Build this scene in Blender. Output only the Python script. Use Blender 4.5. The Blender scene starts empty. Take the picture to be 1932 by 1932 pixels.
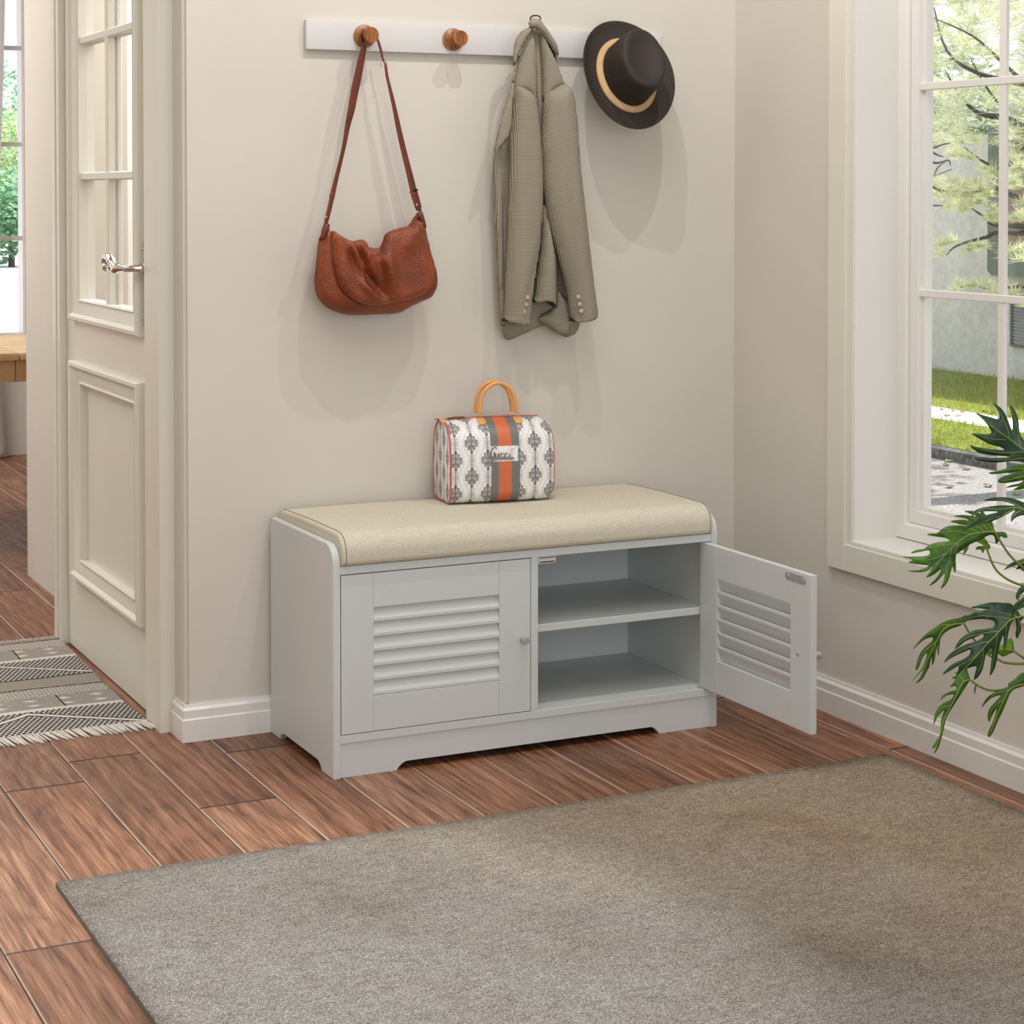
import bpy, bmesh, math, random
from mathutils import Vector, Matrix
from mathutils.geometry import delaunay_2d_cdt
random.seed(7)
S = bpy.context.scene; COL = S.collection
PI = math.pi
# ---------------------------------------------------------------- camera
F, PPX, PPY, YAW, PITCH = 3685.67, 966.0, 456.43, 0.4529, 0.0259
CAM = Vector((-1.5309, -4.0545, 1.3092))
sy_, cy_, sp_, cp_ = math.sin(YAW), math.cos(YAW), math.sin(PITCH), math.cos(PITCH)
def ray(u, v):
    a = (u - PPX) / F; b = -(v - PPY) / F
    fw = cp_ + b * sp_
    return Vector((cy_ * a + sy_ * fw, -sy_ * a + cy_ * fw, -sp_ + b * cp_))
def on(u, v, ax, val):
    """point of the plane ax = val seen at photo pixel (u, v)"""
    r = ray(u, v); i = 'xyz'.index(ax)
    return CAM + r * ((val - CAM[i]) / r[i])
def atd(u, v, d):
    return CAM + ray(u, v) * d
cam = bpy.data.cameras.new('camera'); camo = bpy.data.objects.new('camera', cam); COL.objects.link(camo)
cam.sensor_width = 36; cam.lens = F / 1932 * 36; cam.shift_y = (PPY - 966) / 1932; cam.clip_end = 200
camo.location = CAM; camo.rotation_euler = (PI / 2 - PITCH, 0, -YAW); S.camera = camo

# ---------------------------------------------------------------- object helpers
def link(name, bm, mat=None, parent=None, smooth=False, uv=None):
    me = bpy.data.meshes.new(name); bm.to_mesh(me); bm.free()
    o = bpy.data.objects.new(name, me); COL.objects.link(o)
    if mat is not None:
        for m in (mat if isinstance(mat, (list, tuple)) else [mat]): me.materials.append(m)
    if smooth is True:
        for p in me.polygons: p.use_smooth = True
    elif smooth:
        for p in me.polygons: p.use_smooth = True
        try: me.set_sharp_from_angle(angle=math.radians(smooth))
        except Exception: pass
    if parent is not None: o.parent = parent; o.matrix_parent_inverse = parent.matrix_world.inverted() if False else Matrix()
    return o
def tag(o, label, cat, group=None, kind=None):
    if label: o['label'] = label
    if cat: o['category'] = cat
    if group: o['group'] = group
    if kind: o['kind'] = kind
    return o
def struct(o): o['kind'] = 'structure'; return o
class Th:
    """an Empty at a thing's base; parts are built in world space and shifted under it"""
    def __init__(s, name, loc, label=None, cat=None, group=None, kind=None):
        s.e = bpy.data.objects.new(name, None); s.e.location = loc; s.e.empty_display_size = .1
        COL.objects.link(s.e); s.loc = Vector(loc); tag(s.e, label, cat, group, kind)
    def part(s, name, bm, mat, smooth=False, parent=None, label=None):
        bmesh.ops.translate(bm, verts=bm.verts, vec=-s.loc)
        o = link(name, bm, mat, parent or s.e, smooth)
        if label: o['label'] = label
        return o
def B(): return bmesh.new()
def box(bm, x0, x1, y0, y1, z0, z1, bev=0, seg=1, mi=0):
    vs = [bm.verts.new((x, y, z)) for x in (x0, x1) for y in (y0, y1) for z in (z0, z1)]
    fs = [bm.faces.new([vs[i] for i in f]) for f in ((0, 1, 3, 2), (4, 6, 7, 5), (0, 4, 5, 1), (2, 3, 7, 6), (0, 2, 6, 4), (1, 5, 7, 3))]
    for f in fs: f.material_index = mi
    if bev:
        es = list({e for f in fs for e in f.edges})
        r = bmesh.ops.bevel(bm, geom=es, offset=bev, segments=seg, affect='EDGES', profile=.6)
        for f in r['faces']: f.material_index = mi
    return vs
def prism(bm, pts, vec, mi=0):
    """closed prism: 3-D polygon pts swept along vec"""
    vec = Vector(vec); a = [bm.verts.new(p) for p in pts]; b = [bm.verts.new(Vector(p) + vec) for p in pts]
    n = len(pts); fs = [bm.faces.new(a[::-1]), bm.faces.new(b)]
    for i in range(n): fs.append(bm.faces.new((a[i], a[(i + 1) % n], b[(i + 1) % n], b[i])))
    for f in fs: f.material_index = mi
    return fs
def tube(bm, pts, r, seg=8, closed=False, mi=0, caps=True):
    pts = [Vector(p) for p in pts]; n = len(pts); rs = r if isinstance(r, (list, tuple)) else [r] * n
    rings = []; up = None
    for i, p in enumerate(pts):
        t = (pts[(i + 1) % n] if (closed or i < n - 1) else p) - (pts[i - 1] if (closed or i > 0) else p)
        t.normalize()
        if up is None:
            up = t.orthogonal().normalized()
        up = (up - t * up.dot(t)); 
        if up.length < 1e-6: up = t.orthogonal()
        up.normalize(); w = t.cross(up)
        rings.append([bm.verts.new(p + (up * math.cos(2 * PI * k / seg) + w * math.sin(2 * PI * k / seg)) * rs[i]) for k in range(seg)])
    m = n if closed else n - 1
    for i in range(m):
        a, b = rings[i], rings[(i + 1) % n]
        for k in range(seg):
            f = bm.faces.new((a[k], a[(k + 1) % seg], b[(k + 1) % seg], b[k])); f.material_index = mi; f.smooth = True
    if caps and not closed:
        f = bm.faces.new(rings[0][::-1]); f.material_index = mi; f = bm.faces.new(rings[-1]); f.material_index = mi
def lathe(bm, prof, center, axis, seg=32, mi=0):
    """prof: list of (radius, distance along axis)"""
    c = Vector(center); a = Vector(axis).normalized(); u = a.orthogonal().normalized(); w = a.cross(u)
    rings = []
    for r, h in prof:
        if r < 1e-6: rings.append([bm.verts.new(c + a * h)])
        else: rings.append([bm.verts.new(c + a * h + (u * math.cos(2 * PI * k / seg) + w * math.sin(2 * PI * k / seg)) * r) for k in range(seg)])
    for i in range(len(rings) - 1):
        A, Bq = rings[i], rings[i + 1]
        for k in range(seg):
            k2 = (k + 1) % seg
            q = [A[k] if len(A) > 1 else A[0], A[k2] if len(A) > 1 else None, Bq[k2] if len(Bq) > 1 else Bq[0], Bq[k] if len(Bq) > 1 else None]
            q = [x for x in q if x is not None]
            if len(q) >= 3:
                f = bm.faces.new(q); f.material_index = mi; f.smooth = True
def recalc(bm): bmesh.ops.recalc_face_normals(bm, faces=bm.faces); return bm
def mitre(bm, loops, fn, mi=0):
    """picture-frame moulding: loops = [(a0,a1,b0,b1,h)...], fn(a,b,h) -> point"""
    R = []
    for a0, a1, b0, b1, h in loops:
        R.append([bm.verts.new(fn(*p, h)) for p in ((a0, b0), (a1, b0), (a1, b1), (a0, b1))])
    for A, C in zip(R, R[1:]):
        for k in range(4):
            f = bm.faces.new((A[k], A[(k + 1) % 4], C[(k + 1) % 4], C[k])); f.material_index = mi
def catmull(pts, sub=3, closed=True):
    n = len(pts); out = []
    for i in range(n if closed else n - 1):
        p = [pts[(i + k) % n] if closed else pts[max(0, min(n - 1, i + k))] for k in (-1, 0, 1, 2)]
        for s in range(sub):
            t = s / sub
            out.append(tuple(.5 * (2 * p[1][j] + (p[2][j] - p[0][j]) * t + (2 * p[0][j] - 5 * p[1][j] + 4 * p[2][j] - p[3][j]) * t * t + (-p[0][j] + 3 * p[1][j] - 3 * p[2][j] + p[3][j]) * t ** 3) for j in range(len(pts[0]))))
    if not closed: out.append(tuple(pts[-1]))
    return out
def inside(p, poly):
    x, y = p; c = False; j = len(poly) - 1
    for i in range(len(poly)):
        xi, yi = poly[i]; xj, yj = poly[j]
        if (yi > y) != (yj > y) and x < (xj - xi) * (y - yi) / (yj - yi) + xi: c = not c
        j = i
    return c
def edged(p, poly):
    x, y = p; best = 1e9; j = len(poly) - 1
    for i in range(len(poly)):
        ax, ay = poly[j]; bx, by = poly[i]; dx, dy = bx - ax, by - ay
        t = max(0, min(1, ((x - ax) * dx + (y - ay) * dy) / (dx * dx + dy * dy + 1e-18)))
        d = (ax + t * dx - x) ** 2 + (ay + t * dy - y) ** 2
        if d < best: best = d
        j = i
    return math.sqrt(best)
def clean(poly, eps):
    out = [poly[0]]
    for p in poly[1:]:
        if math.dist(p, out[-1]) > eps: out.append(p)
    if math.dist(out[0], out[-1]) <= eps: out.pop()
    return out
def tri2d(poly, g):
    xs = [p[0] for p in poly]; ys = [p[1] for p in poly]
    pts = list(poly); n = len(poly)
    x = min(xs) + g * .5; row = 0
    while x < max(xs):
        y = min(ys) + (g * .25 if row % 2 else g * .75)
        while y < max(ys):
            if inside((x, y), poly) and edged((x, y), poly) > g * .45: pts.append((x, y))
            y += g
        x += g * .87; row += 1
    r = delaunay_2d_cdt([Vector(p) for p in pts], [(i, (i + 1) % n) for i in range(n)], [], 1, 1e-7)
    V = [tuple(v) for v in r[0]]
    T = [t for t in r[2] if inside((sum(V[i][0] for i in t) / 3, sum(V[i][1] for i in t) / 3), poly)]
    return V, T
def puff(bm, poly, fn, g, rad, hf, hb, extra=None, mi=0, uvrot=0, uvs=1, flat=None, capmi=0):
    """a stuffed shape: outline poly (a,b), bulging hf to the front, hb to the back, edge radius rad; fn(a,b,h) -> point;
    flat(a,b) marks outline points of a cut end (a cuff, a hem) that stays open-width instead of closing to an edge"""
    poly = clean(poly, g * .15); V, T = tri2d(poly, g); n = len(poly)
    isf = [bool(flat and flat(*p)) for p in poly]
    segs = [(poly[i], poly[(i + 1) % n]) for i in range(n) if not (isf[i] and isf[(i + 1) % n])]
    def dist(x, y):
        best = 1e9
        for (ax, ay), (bx, by) in segs:
            dx, dy = bx - ax, by - ay; t = max(0, min(1, ((x - ax) * dx + (y - ay) * dy) / (dx * dx + dy * dy + 1e-18)))
            best = min(best, (ax + t * dx - x) ** 2 + (ay + t * dy - y) ** 2)
        return math.sqrt(best)
    uvl = bm.loops.layers.uv.get('UVMap') or bm.loops.layers.uv.new('UVMap')
    fr, bk = [], []
    for p in V:
        d = dist(*p); k = min(1, d / rad); s = math.sqrt(max(0, 1 - (1 - k) ** 2))
        e = extra(p[0], p[1]) * s if extra else 0
        fr.append(bm.verts.new(fn(p[0], p[1], hf * s + e)))
        bk.append(fr[-1] if d < 1e-6 else bm.verts.new(fn(p[0], p[1], -hb * s)))
    c, s_ = math.cos(uvrot), math.sin(uvrot)
    for t in T:
        for L, order in ((fr, (0, 1, 2)), (bk, (0, 2, 1))):
            try: f = bm.faces.new([L[t[i]] for i in order])
            except ValueError: continue
            f.material_index = mi; f.smooth = True
            for lp, i in zip(f.loops, order):
                a, b = V[t[i]]; lp[uvl].uv = ((a * c - b * s_) * uvs, (a * s_ + b * c) * uvs)
    if flat:
        for i in range(n):
            j = (i + 1) % n
            if isf[i] and isf[j]:
                q = [fr[i], fr[j], bk[j], bk[i]]; q = [v for k, v in enumerate(q) if v not in q[:k]]
                if len(q) > 2:
                    f = bm.faces.new(q); f.material_index = capmi
def wallfn(y0): return lambda a, b, h: (a, y0 - h, b)
def wallpoly(pts, y0, tf=None, sub=3):
    q = [on(*(tf(*p) if tf else p), 'y', y0) for p in pts]
    q = [(p.x, p.z) for p in q]
    return catmull(q, sub) if sub > 1 else q
def ribbon(bm, pts, widths, th, side, mi=0, uvlen=True):
    """strap: centre line pts (3-D), widths, thickness th along normal; side = list of/one side vector"""
    pts = [Vector(p) for p in pts]; n = len(pts); rings = []
    for i, p in enumerate(pts):
        t = (pts[min(i + 1, n - 1)] - pts[max(i - 1, 0)]).normalized()
        sd = Vector(side[i] if isinstance(side, list) else side); sd = (sd - t * sd.dot(t)).normalized()
        nn = t.cross(sd).normalized(); w = widths[i] / 2
        rings.append([bm.verts.new(p + sd * a * w + nn * b * th / 2) for a, b in ((-1, -.6), (-.93, -1), (.93, -1), (1, -.6), (1, .6), (.93, 1), (-.93, 1), (-1, .6))])
    for A, C in zip(rings, rings[1:]):
        for k in range(8):
            f = bm.faces.new((A[k], A[(k + 1) % 8], C[(k + 1) % 8], C[k])); f.material_index = mi; f.smooth = True
    bm.faces.new(rings[0][::-1]).material_index = mi; bm.faces.new(rings[-1]).material_index = mi
def lerp_path(pts, sub=4): return catmull(pts, sub, closed=False)

# ---------------------------------------------------------------- material helpers
def srgb(r, g, b):
    f = lambda c: (c / 255) / 12.92 if c / 255 <= .04045 else ((c / 255 + .055) / 1.055) ** 2.4
    return (f(r), f(g), f(b), 1)
class M:
    def __init__(s, name, col=(.8, .8, .8, 1), rough=.5, metal=0, spec=.5):
        s.m = bpy.data.materials.new(name); s.m.use_nodes = True; s.t = s.m.node_tree
        s.b = s.t.nodes['Principled BSDF']; s.b.inputs['Base Color'].default_value = col
        s.b.inputs['Roughness'].default_value = rough; s.b.inputs['Metallic'].default_value = metal
        s.b.inputs['Specular IOR Level'].default_value = spec
    def n(s, ty, **kw):
        nd = s.t.nodes.new(ty)
        for k, v in kw.items():
            if k in ('operation', 'blend_type', 'data_type', 'feature', 'wave_type', 'bands_direction', 'noise_dimensions', 'distance', 'attribute_name', 'interpolation_type', 'uv_map'): setattr(nd, k, v)
            else: s.i(nd, k, v)
        return nd
    def i(s, nd, k, v):
        sock = nd.inputs[int(k[1:])] if k[0] == '_' and k[1:].isdigit() else nd.inputs[k.replace('_', ' ')]
        if isinstance(v, bpy.types.NodeSocket): s.t.links.new(v, sock)
        elif isinstance(v, bpy.types.Node): s.t.links.new(v.outputs[0], sock)
        else: sock.default_value = v
    def math(s, op, a, b=None, c=None, clamp=False):
        nd = s.t.nodes.new('ShaderNodeMath'); nd.operation = op; nd.use_clamp = clamp
        for k, v in enumerate((a, b, c)):
            if v is not None: s.i(nd, '_%d' % k, v)
        return nd.outputs[0]
    def mix(s, fac, a, b, blend='MIX'):
        nd = s.t.nodes.new('ShaderNodeMix'); nd.data_type = 'RGBA'; nd.blend_type = blend
        for k, v in ((0, fac), (6, a), (7, b)):
            if isinstance(v, bpy.types.NodeSocket): s.t.links.new(v, nd.inputs[k])
            else: nd.inputs[k].default_value = v
        return nd.outputs[2]
    def ramp(s, fac, stops):
        nd = s.t.nodes.new('ShaderNodeValToRGB'); s.t.links.new(fac, nd.inputs[0]); cr = nd.color_ramp
        while len(cr.elements) < len(stops): cr.elements.new(.5)
        for e, (p, c) in zip(cr.elements, stops): e.position = p; e.color = c if len(c) == 4 else (*c, 1)
        return nd.outputs[0]
    def coord(s, which='Object'): return s.t.nodes.new('ShaderNodeTexCoord').outputs[which]
    def mapping(s, vec, scale=(1, 1, 1), rot=(0, 0, 0), loc=(0, 0, 0)):
        nd = s.t.nodes.new('ShaderNodeMapping'); s.t.links.new(vec, nd.inputs[0])
        nd.inputs['Scale'].default_value = scale; nd.inputs['Rotation'].default_value = rot; nd.inputs['Location'].default_value = loc
        return nd.outputs[0]
    def noise(s, vec, scale, detail=2, rough=.5, dist=0, out=0):
        nd = s.t.nodes.new('ShaderNodeTexNoise'); s.t.links.new(vec, nd.inputs['Vector'])
        nd.inputs['Scale'].default_value = scale; nd.inputs['Detail'].default_value = detail; nd.inputs['Roughness'].default_value = rough; nd.inputs['Distortion'].default_value = dist
        return nd.outputs[out]
    def sep(s, vec):
        nd = s.t.nodes.new('ShaderNodeSeparateXYZ'); s.t.links.new(vec, nd.inputs[0]); return nd.outputs
    def comb(s, x, y, z):
        nd = s.t.nodes.new('ShaderNodeCombineXYZ')
        for k, v in enumerate((x, y, z)): s.i(nd, '_%d' % k, v)
        return nd.outputs[0]
    def color(s, v): s.t.links.new(v, s.b.inputs['Base Color']); return s
    def bump(s, h, strength=.3, dist=.001):
        nd = s.t.nodes.new('ShaderNodeBump'); s.t.links.new(h, nd.inputs['Height'])
        nd.inputs['Strength'].default_value = strength; nd.inputs['Distance'].default_value = dist
        s.t.links.new(nd.outputs[0], s.b.inputs['Normal']); return s
def plain(name, rgb, rough=.5, metal=0, spec=.5, var=.04, sc=6):
    m = M(name, rough=rough, metal=metal, spec=spec); c = srgb(*rgb)
    n = m.noise(m.coord(), sc, 3); d = tuple(min(1, x * (1 + var)) for x in c[:3]) + (1,); e = tuple(x * (1 - var) for x in c[:3]) + (1,)
    m.color(m.ramp(n, [(.3, e), (.7, d)])); return m.m

WALL = M('painted_wall', rough=.85, spec=.2)
n = WALL.noise(WALL.coord(), 2.5, 3); WALL.color(WALL.ramp(n, [(.3, srgb(207, 201, 190)), (.7, srgb(211, 205, 195))]))
WALL.bump(WALL.noise(WALL.coord(), 260, 2), .06, .001); WALL = WALL.m
TRIM = plain('white_trim_paint', (225, 222, 216), .38, var=.01)
CREAM = plain('cream_door_paint', (220, 217, 203), .38, var=.012)
RAILM = plain('white_rail_paint', (208, 205, 203), .4, var=.01)
GREY = M('light_grey_lacquer', rough=.42); c = GREY.coord()
GREY.color(GREY.ramp(GREY.noise(c, 3, 2), [(.3, srgb(202, 206, 204)), (.7, srgb(205, 209, 207))])); GREY = GREY.m
DARK = plain('shadow_gap_black', (20, 20, 20), .8)
NICKEL = plain('brushed_nickel', (176, 173, 171), .42, metal=.35, var=.03, sc=60)
CHROME = plain('polished_chrome', (215, 208, 200), .08, metal=1, var=.01)
PLASTIC = plain('off_white_plastic', (226, 219, 212), .4)
GOLD = plain('pale_gold_metal', (222, 196, 130), .2, metal=1)

# wood floor
def wood_floor():
    m = M('reddish_brown_plank_wood', rough=.42, spec=.45)
    uv = m.coord('UV'); s = m.sep(uv)
    att = m.n('ShaderNodeAttribute', attribute_name='tone').outputs['Fac'] if False else None
    a = m.t.nodes.new('ShaderNodeAttribute'); a.attribute_name = 'tone'; tone = a.outputs['Fac']
    v = m.comb(m.math('MULTIPLY', s[0], 1.0), m.math('MULTIPLY', s[1], .24), m.math('MULTIPLY', tone, 37.0))
    # cathedral rings: contours of a stretched noise field
    f1 = m.noise(v, 4.2, 2, .5, .3)
    rings = m.math('FRACT', m.math('MULTIPLY', f1, 15.0))
    rings = m.math('ABSOLUTE', m.math('SUBTRACT', rings, .5))
    v2 = m.comb(s[0], m.math('MULTIPLY', s[1], .035), m.math('MULTIPLY', tone, 11.0))
    fine = m.noise(v2, 250, 4, .7)
    mid = m.noise(v2, 75, 3, .65)
    col = m.ramp(rings, [(.0, srgb(74, 45, 33)), (.12, srgb(120, 82, 60)), (.3, srgb(150, 108, 82)), (.5, srgb(158, 118, 92))])
    col = m.mix(.50, col, m.ramp(fine, [(.36, srgb(50, 27, 19)), (.5, srgb(136, 98, 74)), (.64, srgb(204, 168, 140))]))
    col = m.mix(.45, col, m.ramp(mid, [(.36, srgb(72, 40, 27)), (.5, srgb(146, 104, 78)), (.66, srgb(206, 166, 136))]))
    hue = m.math('FRACT', m.math('MULTIPLY', tone, 7.31)); col = m.mix(1.0, col, m.ramp(hue, [(0, (1.10, .90, .76)), (1, (1.02, .97, .92))]), 'MULTIPLY')
    tm = m.ramp(tone, [(0, (.50, .43, .37)), (.4, (.68, .65, .63)), (1, (.92, .93, .94))])
    col = m.mix(1.0, col, tm, 'MULTIPLY')
    blot = m.noise(m.coord(), 2.2, 3)
    col = m.mix(1.0, col, m.ramp(blot, [(.3, (.88, .86, .85)), (.7, (1.06, 1.06, 1.06))]), 'MULTIPLY')
    m.color(col)
    m.bump(m.math('ADD', m.math('MULTIPLY', fine, .7), m.math('MULTIPLY', rings, .6)), .22, .0012)
    m.t.links.new(m.ramp(fine, [(.3, (.5, .5, .5)), (.7, (.36, .36, .36))]), m.b.inputs['Roughness'])
    return m.m
FLOORM = wood_floor()
def simple_wood(name, c1, c2, axis=0, rough=.4, sc=26):
    m = M(name, rough=rough); k = [1, 1, 1]; k[axis] = .12
    n = m.noise(m.mapping(m.coord(), tuple(k)), sc, 4, .6, .8); m.color(m.ramp(n, [(.32, srgb(*c1)), (.68, srgb(*c2))])); m.bump(n, .1, .0005); return m.m
PEGW = simple_wood('walnut_peg_wood', (112, 62, 26), (172, 108, 56), 2, .35, 130)
OAK = simple_wood('pale_oak', (196, 160, 116), (226, 196, 156), 0, .45, 18)

def fabric(name, c1, c2, sc, rough=.9, bump=.5, blotch=.06):
    m = M(name, rough=rough, spec=.15); uv = m.coord('UV'); s = m.sep(uv)
    wx = m.math('SINE', m.math('MULTIPLY', s[0], sc * 2 * PI)); wy = m.math('SINE', m.math('MULTIPLY', s[1], sc * 2 * PI))
    w = m.math('MULTIPLY', wx, wy); nz = m.noise(m.coord(), sc * .8, 3, .6)
    h = m.math('ADD', m.math('MULTIPLY', w, .3), nz)
    streak = m.noise(m.mapping(uv, (40, 160, 1)), 2.5, 3)
    col = m.ramp(h, [(.25, srgb(*c1)), (.8, srgb(*c2))]); col = m.mix(.12, col, m.ramp(streak, [(.35, srgb(*c1)), (.65, srgb(*c2))]))
    m.color(col); m.bump(h, bump, .0006); return m.m
CUSH = fabric('beige_linen', (184, 176, 156), (224, 217, 198), 330)
SEAM = plain('dark_piping_thread', (120, 110, 92), .8)

# tweed
def tweed():
    m = M('tweed_check', rough=.95, spec=.1); s = m.sep(m.coord('UV')); P = 2 * PI / .0030
    wy = m.math('SINE', m.math('MULTIPLY', s[1], P)); wx = m.math('SINE', m.math('MULTIPLY', s[0], P))
    big = m.math('SINE', m.math('MULTIPLY', s[0], 2 * PI / .036)); big = m.math('MULTIPLY', m.math('ADD', big, 1), .5)
    k = m.math('ADD', m.math('MULTIPLY', wy, .75), m.math('MULTIPLY', m.math('MULTIPLY', wx, big), .6))
    col = m.ramp(m.math('MULTIPLY_ADD', k, .4, .5), [(.18, srgb(74, 66, 56)), (.5, srgb(140, 131, 114)), (.8, srgb(194, 185, 164))])
    m.color(col); m.bump(m.math('ADD', k, m.noise(m.coord(), 300, 2)), .3, .0005); return m.m
TWEED = tweed()
TWEEDIN = plain('dark_lining', (52, 44, 38), .9)
BUTTON = plain('horn_button', (176, 165, 146), .35)
def leather(name, c1, c2, rough=.38, sc=420, bump=.5):
    m = M(name, rough=rough, spec=.5); c = m.coord()
    v = m.t.nodes.new('ShaderNodeTexVoronoi'); m.t.links.new(m.mapping(c, (1, 1, .6)), v.inputs['Vector']); v.inputs['Scale'].default_value = sc
    big = m.noise(c, 14, 4); m.color(m.ramp(big, [(.3, srgb(*c1)), (.7, srgb(*c2))])); m.bump(m.math('ADD', v.outputs['Distance'], m.math('MULTIPLY', m.noise(c, 60, 3), .8)), bump, .0012); return m.m
TAN = leather('tan_leather', (106, 44, 14), (148, 68, 24), .40, 330, .9)
TANDK = leather('tan_leather_strap', (86, 34, 16), (116, 50, 24), .42, 420, .3)
THREAD = plain('pale_stitching', (190, 140, 105), .8)
HATL = leather('dark_brown_hat_felt', (34, 24, 16), (46, 34, 24), .7, 900, .25)
BAND = plain('tan_ribbon_band', (196, 160, 116), .7, var=.08, sc=30)
CARAMEL = plain('caramel_leather', (222, 160, 92), .35, var=.06, sc=20)
REDP = plain('coral_red_piping', (196, 92, 76), .5)

# rugs
def rugm():
    m = M('greige_short_pile', rough=1, spec=.05); c = m.coord()
    f = m.noise(c, 420, 2, .6); mid = m.noise(m.mapping(c, (1, 2.2, 1)), 30, 4, .65); blot = m.noise(c, 2.3, 4, .6, .5); pat = m.noise(m.mapping(c, (1, 1, 1), loc=(3, 5, 0)), 1.1, 2)
    col = m.ramp(f, [(.32, srgb(66, 61, 56)), (.5, srgb(128, 121, 114)), (.66, srgb(190, 184, 175))])
    col = m.mix(.28, col, m.ramp(mid, [(.3, srgb(104, 96, 87)), (.7, srgb(172, 166, 158))]))
    col = m.mix(1, col, m.ramp(blot, [(.30, (.74, .68, .60)), (.42, (.93, .90, .87)), (.6, (1.03, 1.03, 1.03))]), 'MULTIPLY')
    s = m.sep(c)
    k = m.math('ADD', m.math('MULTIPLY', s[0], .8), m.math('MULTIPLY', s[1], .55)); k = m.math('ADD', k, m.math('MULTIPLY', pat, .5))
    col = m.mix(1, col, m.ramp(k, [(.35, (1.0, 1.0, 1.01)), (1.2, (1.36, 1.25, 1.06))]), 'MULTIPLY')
    m.color(col); m.bump(f, 1.0, .0035); return m.m
RUGM = rugm()
def kilim():
    """bands of geometric weave; UV in metres: x across, y along"""
    m = M('black_and_ivory_flatweave', rough=1, spec=.05); s = m.sep(m.coord('UV')); x, y = s[0], s[1]
    S_ = lambda a, p: m.math('SINE', m.math('MULTIPLY', a, 2 * PI / p))
    tri = lambda a, p: m.math('ABSOLUTE', m.math('SUBTRACT', m.math('FRACT', m.math('DIVIDE', a, p)), .5))
    gt = lambda a, b: m.math('GREATER_THAN', a, b)
    lt = lambda a, b: m.math('LESS_THAN', a, b)
    mul = lambda a, b: m.math('MULTIPLY', a, b)
    yy = m.math('FRACT', m.math('DIVIDE', y, .545))          # band repeat
    # A: checks inside zigzag lines
    dots = gt(mul(S_(x, .014), S_(y, .026)), .08)
    zig = m.math('ABSOLUTE', m.math('SUBTRACT', m.math('FRACT', m.math('DIVIDE', x, .50)), .5))
    zy = m.math('DIVIDE', y, .545)
    zl = m.math('ABSOLUTE', m.math('SUBTRACT', m.math('MULTIPLY', zig, .66), m.math('SUBTRACT', yy, .02)))
    zline = lt(zl, .016); zborder = lt(zl, .03)
    A = m.mix(dots, srgb(66, 62, 60), srgb(196, 190, 182)); A = m.mix(zborder, A, srgb(70, 66, 62)); A = m.mix(zline, A, srgb(208, 202, 194))
    # B: greyed panels with stars
    grain = m.noise(m.coord(), 900, 1); Bc = m.ramp(grain, [(.4, srgb(96, 90, 84)), (.6, srgb(186, 178, 168))])
    px_ = tri(x, .17); py_ = tri(y, .033)
    star = lt(m.math('ADD', mul(px_, .34), mul(py_, .05)), .0)
    sx = tri(m.math('ADD', x, .03), .085); sy = tri(m.math('ADD', y, .012), .05)
    star = lt(m.math('ADD', mul(sx, 4.6), mul(sy, 5.5)), 1.05)
    Bc = m.mix(star, Bc, srgb(205, 199, 190)); line = lt(px_, .012); Bc = m.mix(line, Bc, srgb(48, 45, 43))
    # C: key pattern stripes
    key = gt(mul(S_(x, .021), S_(m.math('ADD', y, mul(x, .4)), .018)), .35); Cc = m.mix(key, srgb(182, 175, 165), srgb(88, 83, 78))
    b1 = gt(yy, .38); b2 = gt(yy, .42); b3 = gt(yy, .64); b4 = gt(yy, .80)
    col = m.mix(b1, A, srgb(204, 198, 190)); col = m.mix(b2, col, Bc); col = m.mix(b3, col, Cc); 
    D = m.ramp(grain, [(.38, srgb(110, 102, 94)), (.62, srgb(176, 168, 158))]); col = m.mix(b4, col, D)
    col = m.mix(mul(gt(yy, .785), lt(yy, .80)), col, srgb(50, 47, 45)); col = m.mix(gt(yy, .985), col, srgb(60, 56, 54))
    m.color(col); m.bump(m.math('ADD', grain, mul(S_(y, .004), .3)), .5, .001); return m.m
KILIM = kilim()
FRINGE = plain('ivory_fringe_yarn', (206, 200, 190), .95, var=.1, sc=90)

# leaves, outdoors
def leafm(name, c1, c2, rough=.35, trans=.25):
    m = M(name, rough=rough); n = m.noise(m.coord(), 22, 3); c = m.ramp(n, [(.3, srgb(*c1)), (.7, srgb(*c2))]); m.color(c)
    t = m.t.nodes.new('ShaderNodeBsdfTranslucent'); m.t.links.new(c, t.inputs[0]); x = m.t.nodes.new('ShaderNodeMixShader'); x.inputs[0].default_value = trans
    m.t.links.new(m.b.outputs[0], x.inputs[1]); m.t.links.new(t.outputs[0], x.inputs[2]); m.t.links.new(x.outputs[0], m.t.nodes['Material Output'].inputs[0]); return m.m
LEAFD = leafm('dark_green_leaf', (36, 66, 44), (58, 92, 58)); LEAFM = leafm('mid_green_leaf', (44, 88, 24), (96, 144, 32), .35, .35)
LEAFB = leafm('bright_green_leaf', (92, 140, 24), (140, 182, 36), .4, .45); VEIN = leafm('pale_green_vein', (140, 166, 70), (166, 186, 92), .5, .2)
STEM = plain('olive_stem', (116, 120, 46), .5, var=.15, sc=14)
NEEDLE = leafm('pale_pine_needle', (226, 230, 186), (244, 246, 220), .7, .45); NEEDLE2 = leafm('green_pine_needle', (178, 192, 152), (208, 216, 182), .7, .4)  # needle colours paled to stand in for haze over the view
BUSHM = leafm('grey_green_foliage', (150, 166, 142), (198, 206, 178), .8, .3)  # lightened so the foliage colour carries the white haze
BARK = plain('dark_bark', (80, 80, 76), .9, var=.3, sc=12)
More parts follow.
